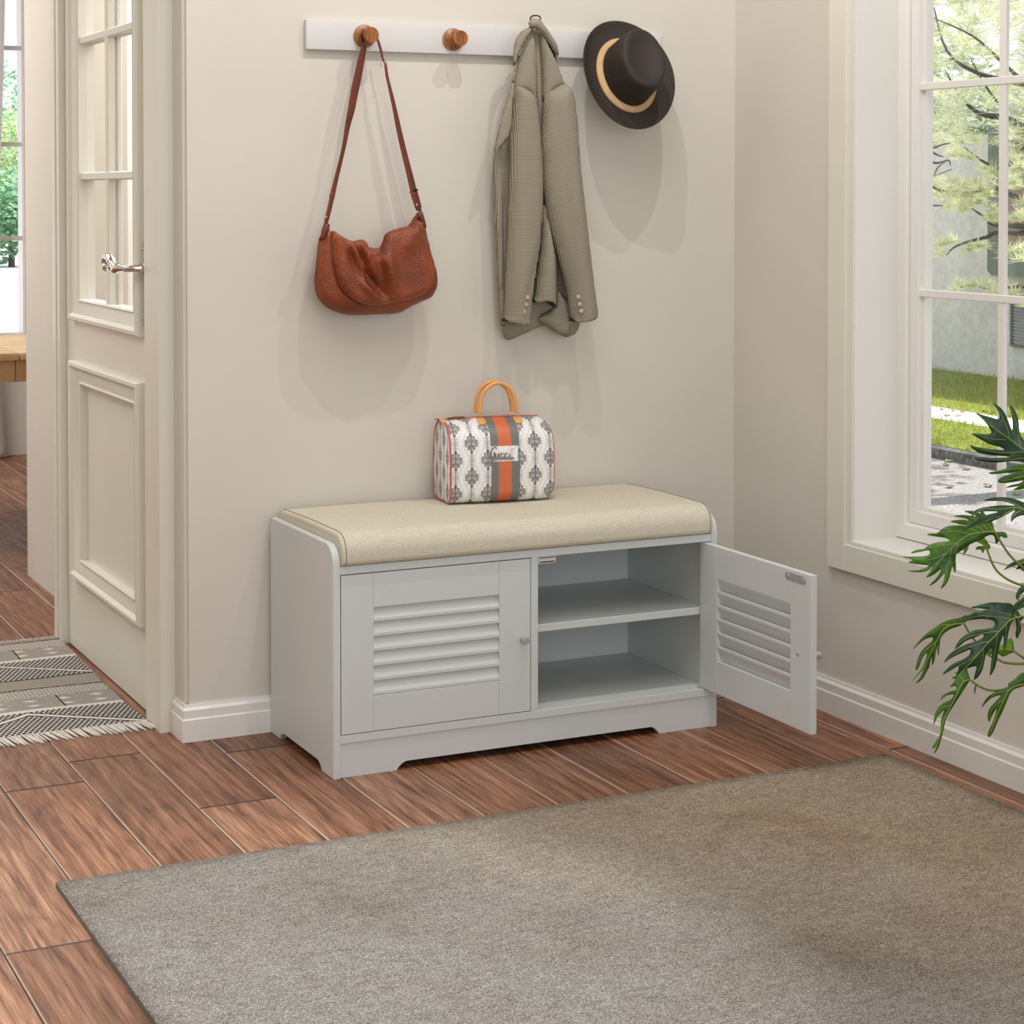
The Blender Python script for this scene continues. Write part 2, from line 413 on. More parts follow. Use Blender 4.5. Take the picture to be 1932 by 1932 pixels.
def grassm():
    m = M('lawn_grass', rough=1, spec=.05); c = m.coord(); n = m.noise(c, 26, 4, .8); b = m.noise(c, 1.6, 3)
    m.color(m.mix(.3, m.ramp(n, [(.35, srgb(70, 90, 26)), (.55, srgb(140, 152, 60)), (.7, srgb(196, 200, 120))]), m.ramp(b, [(.3, srgb(86, 120, 40)), (.7, srgb(150, 168, 70))]))); m.bump(n, 1, .03); return m.m
GRASS = grassm()
def gravel(name, c1, c2, sc, b=.6):
    m = M(name, rough=.95, spec=.1); c = m.coord(); n = m.noise(c, sc, 3, .7); m.color(m.ramp(n, [(.33, srgb(*c1)), (.67, srgb(*c2))])); m.bump(n, b, .004); return m.m
ROAD = gravel('grey_asphalt', (96, 98, 106), (176, 172, 168), 55); WALK = gravel('pale_concrete', (214, 210, 202), (232, 228, 220), 12, .2)
CURB = gravel('dark_stone_curb', (46, 50, 54), (120, 122, 122), 30); STUCCO = gravel('grey_green_stucco', (196, 196, 190), (216, 216, 208), 16, .4)
BLDG = gravel('slate_green_render', (112, 124, 114), (124, 134, 124), 6, .1); BROWN = gravel('taupe_brown_panel', (134, 116, 102), (144, 126, 110), 6, .1)
LOUV = plain('dark_metal_louver', (88, 92, 92), .5)
GLASS = M('window_glass'); t = GLASS.t; g1 = t.nodes.new('ShaderNodeBsdfTransparent'); g2 = t.nodes.new('ShaderNodeBsdfGlossy'); g2.inputs['Roughness'].default_value = .02
mx = t.nodes.new('ShaderNodeMixShader'); mx.inputs[0].default_value = .06; t.links.new(g1.outputs[0], mx.inputs[1]); t.links.new(g2.outputs[0], mx.inputs[2]); t.links.new(mx.outputs[0], t.nodes['Material Output'].inputs[0]); GLASS = GLASS.m
def lampm(name, st, col=(1, .97, .92, 1)):
    m = M(name); m.b.inputs['Emission Color'].default_value = col; m.b.inputs['Emission Strength'].default_value = st; return m.m

# ================================================================ SETTING
YW = .4419; XR = 1.328; XL = -.2066; HC = 3.05; BT = .016
# --- floor: boards with bevelled edges, one mesh
seams = [-.861 - .1745 * k for k in range(16, 0, -1)] + [-.861, -.6745, -.5, -.3285, -.153, .0222, .1935, .3683, .5412, .7122, .8998, 1.0858, 1.256, 1.43]
fixed = {(-.6745): [.228, 1.46], (-.3285): [-.066, 2.39], (-.861): [-.69, .55], (1.0858): [.2216]}
bm = B(); uvl = bm.loops.layers.uv.new('UVMap'); tl = bm.faces.layers.float.new('tone')
rr = random.Random(3)
tones = {}
for i in range(len(seams) - 1):
    x0, x1 = seams[i], seams[i + 1]
    js = [j for j in fixed.get(x0, [])]
    base = js[0] if js else rr.uniform(-.4, .9) * 1 + (.75 if -.7 < x0 < 1.1 else 0)
    if not js and -.55 < x0 < 1.0: base = (-.95 if i % 2 else -.75) - .2 * rr.random()
    ys = sorted(set([base + k * 1.24 for k in range(-6, 8)] if not js else js + [js[0] - 1.24 * k for k in range(1, 6)] + [js[-1] + 1.24 * k for k in range(1, 6)]))
    ys = [-6.2] + [y for y in ys if -6 < y < 6.3] + [6.4]
    for a, b in zip(ys, ys[1:]):
        if b - a < .02: continue
        bw = .0034; zt = 0; zb = -.0024
        t_ = rr.random(); du, dv = rr.uniform(0, 20), rr.uniform(0, 20)
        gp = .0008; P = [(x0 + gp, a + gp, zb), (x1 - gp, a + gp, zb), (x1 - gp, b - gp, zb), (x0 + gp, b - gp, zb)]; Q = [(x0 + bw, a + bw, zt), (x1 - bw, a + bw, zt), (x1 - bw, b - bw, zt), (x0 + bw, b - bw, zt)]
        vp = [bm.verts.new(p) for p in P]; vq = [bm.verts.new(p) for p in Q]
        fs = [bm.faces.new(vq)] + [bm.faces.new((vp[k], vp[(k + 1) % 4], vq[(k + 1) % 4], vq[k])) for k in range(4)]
        for k, f in enumerate(fs): f.material_index = 0 if k == 0 else (2 if k in (3, 4) else 1)  # groove highlight painted pale on far and left bevels, dark on the rest
        for f in fs:
            f[tl] = t_
            for lp in f.loops: lp[uvl].uv = (lp.vert.co.x - x0 + du, lp.vert.co.y + dv)
fl = struct(link('floor', bm, [FLOORM, plain('dark_groove_side', (58, 36, 26), .6), plain('pale_edge_highlight', (176, 148, 126), .4)]))
at = fl.data.attributes.get('tone')
bm = B(); box(bm, -3.7, 1.43, -6.2, 6.4, -.12, -.003); struct(link('trim_1', bm, DARK))   # subfloor

def wallbox(name, *boxes, mat=None, bev=0):
    bm = B()
    for b_ in boxes: box(bm, *b_, bev=bev)
    return struct(link(name, bm, mat or WALL))
# back wall, with its outer corner eased
bm = B(); vs = box(bm, XL, XR + .2, YW, .56, 0, HC)
es = [e for e in bm.edges if all(abs(v.co.x - XL) < 1e-5 and abs(v.co.y - YW) < 1e-5 for v in e.verts)]
bmesh.ops.bevel(bm, geom=es, offset=.008, segments=8, affect='EDGES'); struct(link('wall_back', recalc(bm), WALL))
# side wall of the passage with the panelled door in it
wallbox('wall_left', (XL, -.09, .56, .70, 0, HC), (XL, -.09, 1.57, 1.655, 0, HC), (XL, -.09, .70, 1.57, 2.14, HC), (-.112, -.02, 1.655, 2.644, 0, HC), (-.02, 2.2, 2.56, 2.644, 0, HC))
# room behind the panelled door
wallbox('wall_closet', (1.9, 2.0, .56, 2.56, 0, HC), (-.09, 2.0, .561, .58, 0, HC), (-.02, 1.9, 2.50, 2.559, 0, HC), mat=TRIM)
# right wall with the window opening
WY0, WY1, WZ0, WZ1 = -1.36, -.11, .44, 2.42
wallbox('wall_right', (XR, XR + .2, WY1, .56, 0, HC), (XR, XR + .2, -6, WY0, 0, HC), (XR, XR + .2, WY0, WY1, 0, WZ0 - .012), (XR, XR + .2, WY0, WY1, WZ1, HC))
# far room
YF = 5.723
wallbox('wall_far', (.535, 2.4, YF, YF + .15, 0, HC), (-3.6, -1.3, YF, YF + .15, 0, HC), (-1.3, .535, YF, YF + .15, 0, .60), (-1.3, .535, YF, YF + .15, 2.45, HC), mat=TRIM)
wallbox('wall_side', (2.2, 2.3, 2.56, YF, 0, HC))
wallbox('wall_hall', (-3.7, -3.6, -6, YF, 0, HC))
wallbox('ceiling', (-3.7, XR + .2, -6, YF + .15, HC, HC + .1), (XR + .2, 2.4, .56, YF + .15, HC, HC + .1))
wallbox('floor_far', (1.43, 2.3, .58, YF, -.1, -.001), mat=FLOORM)

def base_profile(h=.087, t=BT):   # (out, z)
    return [(t, 0), (t, h * .60), (t * .80, h * .64), (t * .80, h * .86), (t * .42, h * .93), (t * .35, h), (0, h)]
def baseboard(name, path, outs):
    """path: list of xy wall points; outs: matching outward xy offsets (unit, mitred)"""
    bm = B(); R = []
    for (x, y), (ox, oy) in zip(path, outs): R.append([bm.verts.new((x + ox * o, y + oy * o, z)) for o, z in base_profile()])
    for A, C in zip(R, R[1:]):
        for k in range(len(A) - 1): bm.faces.new((A[k], C[k], C[k + 1], A[k + 1]))
    bm.faces.new(R[0]); bm.faces.new(R[-1][::-1])
    return struct(link(name, recalc(bm), TRIM))
baseboard('baseboard_back', [(XL, .5298), (XL, YW), (XR - BT, YW)], [(-.8, 0), (-.8, -1), (0, -1)])
baseboard('baseboard_right', [(XR, YW), (XR, -6)], [(-1, 0), (-1, 0)])

# door casing (near and far) and head
bm = B()
def casing(bm, y0, y1, near):
    a, b = (y0, y1)
    w = b - a
    if near: steps = [(0, .78, .0367), (.78, .90, .031), (.90, 1, .024)]
    else: steps = [(.0, .1, .0367), (.1, .45, .0340), (.45, .55, .029), (.55, 1, .0367)]
    for s0, s1, o in steps: box(bm, XL - o, XL + .05, a + w * s0, a + w * s1, 0, 2.12)
casing(bm, .5316, .6965, True); casing(bm, 1.572, 1.66, False)
box(bm, XL - .0367, XL + .05, .5316, 1.66, 2.12, 2.24)
struct(link('trim_2', bm, CREAM))

# ---- panelled door with glazed upper half
D = Th('door_1', (-.222, .70, 0), kind='structure')
XD = -.222
bm = B(); y0, y1 = .700, 1.5685
gy0, gy1, gz0, gz1 = .792, 1.415, .985, 2.02
py0, py1, pz0, pz1 = .80, 1.41, .255, .785
for q in ((y0, gy0, .004, 2.11), (gy1, y1, .004, 2.11), (gy0, gy1, .004, pz0), (gy0, gy1, pz1, gz0), (gy0, gy1, gz1, 2.11)): box(bm, XD, XD + .042, *q)
box(bm, XD, XD + .042, gy0, py0, pz0, pz1); box(bm, XD, XD + .042, py1, gy1, pz0, pz1)
box(bm, XD + .012, XD + .03, gy0, gy1, pz0, pz1)
D.part('leaf', bm, CREAM)
dfn = lambda a, b, h: (XD - h, a, b)
def lp(oy0, oy1, oz0, oz1, iy0, iy1, iz0, iz1, prof):
    return [(oy0 + (iy0 - oy0) * t, oy1 + (iy1 - oy1) * t, oz0 + (iz0 - oz0) * t, oz1 + (iz1 - oz1) * t, h) for t, h in prof]
PR = [(0, 0), (0, .014), (.06, .020), (.2, .021), (.3, .016), (.34, .012), (.5, .010), (.72, .004), (.86, .004), (.92, .009), (1.0, .006), (1.0, -.013)]
bm = B(); mitre(bm, lp(.740, 1.4865, .214, .829, .819, 1.391, .2737, .7663, PR), dfn); D.part('panel_moulding', recalc(bm), CREAM, 35)
bm = B(); mitre(bm, lp(.740, 1.4865, .945, 2.09, .817, 1.393, 1.008, 1.995, PR), dfn); D.part('glazing_moulding', recalc(bm), CREAM, 35)
for nm_, xa, xb, mt_ in (('muntins', XD - .002, XD + .019, CREAM), ('rear_muntins', XD + .0245, XD + .040, TRIM)):
    bm = B()
    for z in (1.3510, 1.7296): box(bm, xa, xb, .79, 1.42, z - .011, z + .011, bev=.003)
    box(bm, xa + .0008, xb - .0008, 1.090, 1.118, .99, 2.01, bev=.003)
    xs_ = xa + .002 if nm_ == 'muntins' else XD + .019
    for q in ((.79, .8160, .99, 2.01), (1.3940, 1.42, .99, 2.01), (.79, 1.42, .985, 1.0068)): box(bm, xs_, xb, *q)
    D.part(nm_, bm, mt_)
bm = B(); box(bm, XD + .020, XD + .024, .80, 1.41, .995, 2.015); D.part('glass', bm, GLASS)
bm = B(); box(bm, XD - .006, XD, .712, .735, .972, 1.186, bev=.002); 
for z in (1.166, .992): lathe(bm, [(0, .0), (.004, 0), (.004, .008), (0, .009)], (XD - .002, .7235, z), (-1, 0, 0), 10)
D.part('escutcheon', bm, CHROME, 40)
bm = B(); hx = XD - .046
lathe(bm, [(0, 0), (.012, 0), (.013, .008), (.009, .016), (.008, .05), (0, .052)], (XD - .004, .7235, 1.117), (-1, 0, 0), 16)
pth = lerp_path([(hx, .7235, 1.117), (hx - .004, .765, 1.118), (hx - .004, .80, 1.117), (hx - .002, .835, 1.113), (hx, .87, 1.125), (hx, .905, 1.139), (hx, .935, 1.138), (hx, .945, 1.122), (hx, .928, 1.112)], 4)
n_ = len(pth); tube(bm, pth, [.007 + .007 * math.exp(-((i / n_ - .30) / .16) ** 2) + .004 * (i / n_ > .5) for i in range(n_)], 12)
D.part('handle', bm, CHROME, True)

# ---- right-hand window
W = Th('window_1', (XR, -.11, .44), kind='structure')
cx0 = XR - .016
bm = B()
def cbox(y0_, y1_, z0_, z1_, x=cx0): box(bm, x, XR, y0_, y1_, z0_, z1_, bev=.002)
cbox(-.0895, -.0140, .370, 2.44); cbox(-1.47, -.090, .370, .4375); cbox(WY0 - .07, WY0 + .02, .4385, 2.44); cbox(-1.47, -.014, 2.44, 2.52)
box(bm, cx0 + .006, XR, -.111, -.088, .437, 2.44)
W.part('casing', bm, CREAM)
FX = 1.452
bm = B()
box(bm, XR - .004, FX + .03, WY1 - .004, WY1 - .0002, WZ0, WZ1); box(bm, XR, FX + .03, WY0 - .01, WY0, WZ0, WZ1); box(bm, XR, FX + .03, WY0, WY1, WZ1 - .004, WZ1 - .0002)
W.part('reveal', bm, TRIM)
bm = B(); box(bm, XR - .012, FX + .03, WY0, WY1 - .0005, WZ0 - .008, WZ0 + .008, bev=.003, seg=2); W.part('sill', bm, TRIM, 40)
wfn = lambda a, b, h: (FX - h, a, b)
bm = B(); oy0, oy1, oz0, oz1 = WY0 + .001, WY1 - .001, WZ0 + .01, WZ1 - .001
def ring(i, h): return (oy0 + i, oy1 - i, oz0 + i, oz1 - i, h)
mitre(bm, [ring(0, -.02), ring(0, .0), ring(.034, 0), ring(.038, -.004), ring(.040, -.012), ring(.040, -.05), ring(0, -.05)], wfn); W.part('frame', recalc(bm), TRIM, 30)
bm = B(); mitre(bm, [ring(.041, -.045), ring(.041, -.010), ring(.070, -.010), ring(.072, -.022), ring(.082, -.022), ring(.082, -.034), ring(.082, -.045)], wfn); W.part('sash', recalc(bm), TRIM, 30)
bm = B(); mx_ = FX + .012
for z in (1.0598, 1.565, 2.07): box(bm, mx_, mx_ + .012, oy0 + .08, oy1 - .055, z - .0095, z + .0095, bev=.002)
for y in (-.484, -.83): box(bm, mx_ + .002, mx_ + .014, y - .0115, y + .0115, oz0 + .07, oz1 - .07, bev=.002)
W.part('muntins', bm, TRIM)
bm = B(); box(bm, FX + .029, FX + .033, oy0 + .07, oy1 - .07, oz0 + .07, oz1 - .07); W.part('glass', bm, GLASS)

# ---- far window
W2 = Th('window_2', (-.4, YF, .6), kind='structure')
bm = B(); ffn = lambda a, b, h: (a, YF + .03 - h, b); r2 = lambda i, h: (-1.3 + i, .535 - i, .60 + i, 2.45 - i, h)
mitre(bm, [r2(0, -.03), r2(0, 0.01), r2(.004, .01), r2(.004, -.03)], ffn)
for z in (1.0755, 1.5424, 2.0188): box(bm, -1.3, .535, YF + .03, YF + .05, z - .011, z + .011)
for x in (-.45, -.9, .02): box(bm, x - .011, x + .011, YF + .032, YF + .052, .6, 2.45)
W2.part('frame', recalc(bm), TRIM)
bm = B(); box(bm, -1.3, .535, YF - .03, YF + .1, .585, .605, bev=.004); W2.part('sill', bm, TRIM)
bm = B(); box(bm, -1.29, .53, YF + .06, YF + .064, .61, 2.44); W2.part('glass', bm, GLASS)

# ---- ceiling lamps: two spots that throw the double shadows, plus unseen panels added for fill
def spot_lamp(x, y, label, e):
    z = HC - .05
    t_ = Th('ceiling_spotlight', (x, y, HC), label, 'ceiling light', 'ceiling spotlights')
    bm = B(); lathe(bm, [(.045, 0), (.045, -.014), (.034, -.016), (.032, -.004), (0, -.004)], (x, y, HC - .0005), (0, 0, 1), 24); t_.part('lamp_housing', recalc(bm), TRIM, 40)
    L = bpy.data.lights.new('spot', 'SPOT'); L.energy = e; L.shadow_soft_size = .006; L.spot_size = math.radians(160); L.spot_blend = .5; L.color = (1, .985, .965)
    lo = bpy.data.objects.new('spot_bulb', L); COL.objects.link(lo); lo.parent = t_.e; lo.location = (0, 0, -.05)
    return lo
SP1 = spot_lamp(.32, -.49, 'small round ceiling spotlight nearer the panelled door', 40)
SP2 = spot_lamp(.85, -.49, 'small round ceiling spotlight nearer the window', 35)
def area(name, loc, rot, sx, sy, e, col=(1, 1, 1)):
    L = bpy.data.lights.new(name, 'AREA'); L.shape = 'RECTANGLE'; L.size = sx; L.size_y = sy; L.energy = e; L.color = col
    o = bpy.data.objects.new(name, L); COL.objects.link(o); o.location = loc; o.rotation_euler = rot; return o
def fill_panel_lamp(x, y, sx, sy, e, label, col=(1, .985, .97)):  # unseen ceiling panel added as a fill light
    t_ = Th('added_fill_panel', (x, y, HC), label, 'ceiling light')
    bm = B(); box(bm, x - sx / 2 - .03, x + sx / 2 + .03, y - sy / 2 - .03, y + sy / 2 + .03, HC - .02, HC - .001); t_.part('added_panel_housing', bm, TRIM)
    o = area('fill_panel_glow', (0, 0, -.03), (0, 0, 0), sx, sy, e, col); o.parent = t_.e
fill_panel_lamp(-.55, -1.4, 2.2, 2.2, 42, 'large square added fill light panel over the big rug')  # broad overhead fill added for the main room
fill_panel_lamp(-2.5, .3, 1.4, 1.4, 26, 'square added fill light panel over the passage', (.92, .96, 1))  # fill added from the left to lift the return wall
area('front_fill', (-1.2, -5.9, 1.5), (PI / 2, 0, 0), 4.2, 2.4, 66, (.96, .98, 1))  # unseen area light added behind the camera as frontal fill
fill_panel_lamp(-1.6, 3.6, 2.4, 2.4, 130, 'square added fill light panel in the far room')  # fill added to brighten the far curtain and window frame
fill_panel_lamp(.7, 1.5, 1.2, 1.2, 75, 'square added fill light panel in the room behind the panelled door')  # fill added to make the door panes bright from behind

t_ = Th('added_floor_fill', (-.8, -1.12, HC), 'wide round added fill light over the bare floor at the left of the big rug', 'ceiling light')  # unseen spot added to make the bright pool on the floor
bm = B(); lathe(bm, [(.09, 0), (.09, -.012), (.075, -.014), (.07, -.004), (0, -.004)], (-.8, -1.12, HC - .0005), (0, 0, 1), 28); t_.part('lamp_housing', recalc(bm), TRIM, 40)
L = bpy.data.lights.new('floor_fill', 'SPOT'); L.energy = 300; L.shadow_soft_size = .06; L.spot_size = math.radians(45); L.spot_blend = .34; L.color = (.86, .94, 1)
lo = bpy.data.objects.new('floor_fill_source', L); COL.objects.link(lo); lo.parent = t_.e; lo.location = (0, 0, -.05)

# ---- sky and sun
wd = bpy.data.worlds.new('world'); S.world = wd; wd.use_nodes = True; bg = wd.node_tree.nodes['Background']
sk = wd.node_tree.nodes.new('ShaderNodeTexSky'); sk.sky_type = 'NISHITA'; sk.sun_disc = False; sk.sun_elevation = math.radians(58); sk.sun_rotation = math.radians(90); sk.air_density = 1.3; sk.dust_density = 3; sk.ozone_density = 1
mixn = wd.node_tree.nodes.new('ShaderNodeMix'); mixn.data_type = 'RGBA'; mixn.inputs[0].default_value = .72; mixn.inputs[7].default_value = (7.5, 7.7, 8.0, 1)
wd.node_tree.links.new(sk.outputs[0], mixn.inputs[6]); wd.node_tree.links.new(mixn.outputs[2], bg.inputs[0]); bg.inputs[1].default_value = .21
sun = bpy.data.lights.new('sun', 'SUN'); sun.energy = 9; sun.angle = .01; sun.color = (1, .95, .86); so = bpy.data.objects.new('sun', sun); COL.objects.link(so)
so.rotation_euler = Vector((math.cos(math.radians(60)) * .97, math.cos(math.radians(60)) * .24, math.sin(math.radians(60)))).to_track_quat('Z', 'Y').to_euler()
# ================================================================ THINGS
# ---- storage bench
T = .0176
BN = Th('storage_bench', (.5, .21, 0), 'light grey shoe storage bench with louvered doors, right one open, against wall', 'storage bench')
def arc(cx, cz, r, a0, a1, n=8, rz=None): return [(cx + r * math.cos(math.radians(a0 + (a1 - a0) * i / n)), cz + (rz or r) * math.sin(math.radians(a0 + (a1 - a0) * i / n))) for i in range(n + 1)]
def cut(x0, x1, xa, xb, h):      # ogee-ended cut-out, from x0 rising to xa ... xb falling to x1
    f = lambda p, q: [(p + (q - p) * t, h * math.sin(t * PI / 2) ** .8) for t in (0, .15, .3, .5, .7, .85, 1)]
    return f(x0, xa) + f(x1, xb)[::-1]
prof = [(0, 0)] + arc(.045, .4768, .045, 180, 90, 10) + [(.4255, .5218), (.4255, 0)] + cut(.3602, .0741, .3296, .105, .0185)
for x in (0, 1 - T):
    bm = B(); prism(bm, [(x, a, b) for a, b in prof], (T, 0, 0)); recalc(bm)
    es = [e for e in bm.edges if len(e.link_faces) == 2 and any(len(f.verts) > 6 for f in e.link_faces)]
    bmesh.ops.bevel(bm, geom=es, offset=.0012, segments=2, affect='EDGES'); BN.part('side_panel', bm, GREY, 35)
def bpart(name, *b_, mat=None, bev=.0008):
    bm = B(); box(bm, *b_, bev=bev); return BN.part(name, bm, mat or GREY)
bpart('top_board', T, 1 - T, 0, .4255, .4558, .4742)
bpart('bottom_board', T, 1 - T, .0005, .41, .0769, .0955)
bpart('divider', .4920, .5105, .0005, .41, .0955, .4558)
bpart('back_panel', T, 1 - T, .412, .418, .02, .4558)
bpart('shelf', .5105, 1 - T, .022, .41, .2741, .2916)
bm = B(); prism(bm, [(T, .004, 0), (T, .004, .0769), (1 - T, .004, .0769), (1 - T, .004, 0)] + [(a, .004, b) for a, b in cut(.8391, .1544, .814, .1804, .0185)], (0, .016, 0)); BN.part('apron', recalc(bm), GREY, 35)
bm = B(); box(bm, .516, .562, .010, .045, .4365, .4560, bev=.0015); box(bm, .520, .558, .0092, .0102, .4395, .4420, mi=1); box(bm, .520, .558, .0092, .0102, .4500, .4515, mi=1); box(bm, .562, .572, .010, .04, .4530, .4558); BN.part('magnetic_catch', bm, [PLASTIC, DARK])
def make_door(tf, inner, recess=0):
    w, th, z0, z1 = .4708, .0165, .0971, .4537; ox0, ox1, oz0, oz1 = .0777, .390, .1765, .3765
    bm = B()
    for q in ((0, ox0, z0, z1), (ox1, w, z0, z1)): box(bm, q[0], q[1], 0, th, q[2], q[3], bev=.0007)
    for q in ((ox0, ox1, z0, oz0), (ox0, ox1, oz1, z1)): box(bm, q[0] + .0003, q[1] - .0003, .0002, th - .0002, q[2], q[3], bev=.0007)
    if not inner: box(bm, w, w + .0012, .004, th, z0, z1, mi=1)
    for v in bm.verts: v.co = tf(*v.co)
    d = BN.part('door', recalc(bm), [GREY, DARK])
    bm = B(); n = 6; hh = (oz1 - oz0) / n
    for i in range(n):
        zb = oz0 + i * hh; zt = zb + hh
        pr = [(.0012, zb + .0012), (.0012, zb + .0075), (.0135, zt + .005 if i < n - 1 else zt - .0005), (.0163, zt + .004 if i < n - 1 else zt - .0005), (.0163, zt - .002), (.0042, zb + .0012)]
        prism(bm, [(ox0, y, z) for y, z in pr], (ox1 - ox0, 0, 0))
    for v in bm.verts: v.co = tf(*v.co)
    BN.part('louver', recalc(bm), GREY, parent=d)
    kx, kz = .449, .2672
    bm = B(); lathe(bm, [(0, 0), (.0045, 0), (.0045, .006), (.0085, .010), (.0085, .023), (.0075, .0245), (0, .0245)], (0, 0, 0), (0, -1, 0), 24)
    for v in bm.verts: v.co = tf(v.co.x + kx, v.co.y, v.co.z + kz)
    BN.part('knob', recalc(bm), NICKEL, 35, parent=d)
    if inner:
        bm = B(); lathe(bm, [(0, .003), (.003, .0028), (.0045, .001), (.0045, 0)], (0, 0, 0), (0, 1, 0), 16)
        for v in bm.verts: v.co = tf(v.co.x + kx - .028, v.co.y + th, v.co.z + kz + .002)
        BN.part('screw', recalc(bm), NICKEL, True, parent=d)
        bm = B(); pp = [(x, z) for x, z in arc(.0315, 0, .0085, -90, 90, 8)] + arc(-.0315, 0, .0085, 90, 270, 8)
        prism(bm, [(x + .412, th, z + .4385) for x, z in pp], (0, .0022, 0)); recalc(bm)
        for sx in (-.028, .028): lathe(bm, [(.0052, 0), (.005, .0012), (.0035, .0016), (0, .0012)], (.412 + sx, th + .0022, .4385), (0, 1, 0), 12)
        for v in bm.verts: v.co = tf(*v.co)
        BN.part('strike_plate', recalc(bm), NICKEL, parent=d)
    return d
make_door(lambda x, y, z: Vector((.0194 + x, y, z)), False)
make_door(lambda x, y, z: Vector((.978 - y, .0165 - x, z)), True)
for a, b in ((.4538, .4556), (.0957, .0970)):
    bm = B(); box(bm, .955, .981, .004, .020, a, b); BN.part('pivot_hinge', bm, NICKEL)

# ---- cushion
CU = Th('seat_cushion', (.5, .2, .4745), 'beige linen bench cushion with piped ends, laid on the grey bench', 'cushion')
cp = arc(.002, .4885, .0135, 268, 180, 6) + arc(.0335, .503, .045, 180, 92, 12, rz=.0435) + [(.08, .5472), (.15, .5475), (.22, .5472), (.30, .546), (.36, .5445)] + arc(.397, .519, .022, 88, 0, 7, rz=.024) + arc(.407, .487, .012, 0, -88, 5)
bm = B(); uvl = bm.loops.layers.uv.new('UVMap'); R = []; xs = [(.0185, .88, .982), (.0195, .94, .99), (.024, .985, .998), (.029, 1, 1)] + [(.029 + (.942) * k / 24, 1, 1) for k in range(1, 24)] + [(.971, 1, 1), (.976, .985, .998), (.9803, .94, .99), (.9812, .88, .982)]
for x, sc, s2 in xs:
    sag = .0025 * math.sin(x * 9) * math.sin(x * 3)
    R.append([(x, .2 + (y - .2) * s2, .4752 + (z - .4752) * (sc + (1 - sc) * 0) + (sag if z > .52 else 0)) for y, z in cp])
RV = [[bm.verts.new(p) for p in r] for r in R]
for A, C in zip(RV, RV[1:]):
    acc = 0
    for k in range(len(cp)):
        k2 = (k + 1) % len(cp); f = bm.faces.new((A[k], A[k2], C[k2], C[k])); f.smooth = True; dl = math.dist(cp[k], cp[k2])
        for lp_, (vx, t_) in zip(f.loops, ((A[k], acc), (A[k2], acc + dl), (C[k2], acc + dl), (C[k], acc))): lp_[uvl].uv = (vx.co.x, t_)
        acc += dl
for r in (RV[0], RV[-1][::-1]):
    f = bm.faces.new(r)
    for lp_ in f.loops: lp_[uvl].uv = (lp_.vert.co.y, lp_.vert.co.z)
cbody = CU.part('cover', recalc(bm), CUSH)
for x in (.0275, .9735):
    bm = B(); tube(bm, [(x, y, z + .0002) for y, z in cp], .0009, 6, closed=True); CU.part('piping', bm, SEAM, parent=cbody, label='dark stitched seam cord')

# ---- travel handbag
HB0 = Vector((.402, .262, .5466)); AX = Vector((.9888, -.1495, 0)); DP = Vector((.1495, .9888, 0)); HL, HW, HH = .270, .150, .200
HB = Th('handbag', tuple(HB0 + AX * HL / 2 + DP * HW / 2), 'white boston bag with grey damask print and orange stripe, standing on the cushion', 'handbag')
cr = .030; pf = []
pf += [(cr, 0)] + [(cr - cr * math.sin(a), cr - cr * math.cos(a)) for a in [k * PI / 12 for k in range(1, 7)]]
pf += [(-.002, .05), (-.004, .09), (-.002, .125)] + [(HW / 2 - (HW / 2 - .002) * math.cos(a), .138 + (HH - .138) * math.sin(a)) for a in [k * PI / 20 for k in range(0, 21)]]
pf += [(HW + .002, .125), (HW + .004, .09), (HW + .002, .05)] + [(HW - cr + cr * math.cos(a), cr - cr * math.sin(a)) for a in [k * PI / 12 for k in range(0, 7)]]
acc = [0]
for p, q in zip(pf, pf[1:]): acc.append(acc[-1] + math.dist(p, q))
def bagP(s, t, off=0):
    t = max(0, min(acc[-1] - 1e-6, t)); k = max(i for i in range(len(acc)) if acc[i] <= t); k = min(k, len(pf) - 2); f_ = (t - acc[k]) / (acc[k + 1] - acc[k])
    d, z = (pf[k][j] + (pf[k + 1][j] - pf[k][j]) * f_ for j in (0, 1)); tx, tz = pf[k + 1][0] - pf[k][0], pf[k + 1][1] - pf[k][1]; l_ = math.hypot(tx, tz)
    b = .0035 * math.sin(PI * min(1, max(0, s / HL))) + off
    if z < .015: b = off
    d += -tz / l_ * b; z += tx / l_ * b
    return HB0 + AX * s + DP * d + Vector((0, 0, z))
bm = B(); uvl = bm.loops.layers.uv.new('UVMap'); SS = [0, .004] + [.004 + (HL - .034) * k / 18 for k in range(1, 19)] + [HL - .022, HL - .014, HL - .007, HL - .002, HL]
RV = []
for s in SS:
    q_ = max(0, (s - (HL - .030)) / .030); e = .96 if s == 0 else 1 - .17 * (1 - math.sqrt(max(0, 1 - q_ * q_))); c_ = HB0 + AX * s + DP * HW / 2 + Vector((0, 0, .09))
    RV.append([bm.verts.new(c_ + (bagP(s, a) - c_) * e if e < 1 else bagP(s, a)) for a in acc])
for (A, C), (s0, s1) in zip(zip(RV, RV[1:]), zip(SS, SS[1:])):
    for k in range(len(acc)):
        k2 = (k + 1) % len(acc); f = bm.faces.new((A[k], A[k2], C[k2], C[k])); f.smooth = True; t1 = acc[k2] if k2 else acc[-1] + .03
        for l_, uv_ in zip(f.loops, ((s0, acc[k]), (s0, t1), (s1, t1), (s1, acc[k]))): l_[uvl].uv = uv_
for r, o_ in ((RV[0], 1), (RV[-1][::-1], 2)):
    f = bm.faces.new(r)
    for l_ in f.loops:
        q = l_.vert.co - HB0; l_[uvl].uv = (q.dot(DP) * 1.25 + 3.9 * .1, q.z + .012)
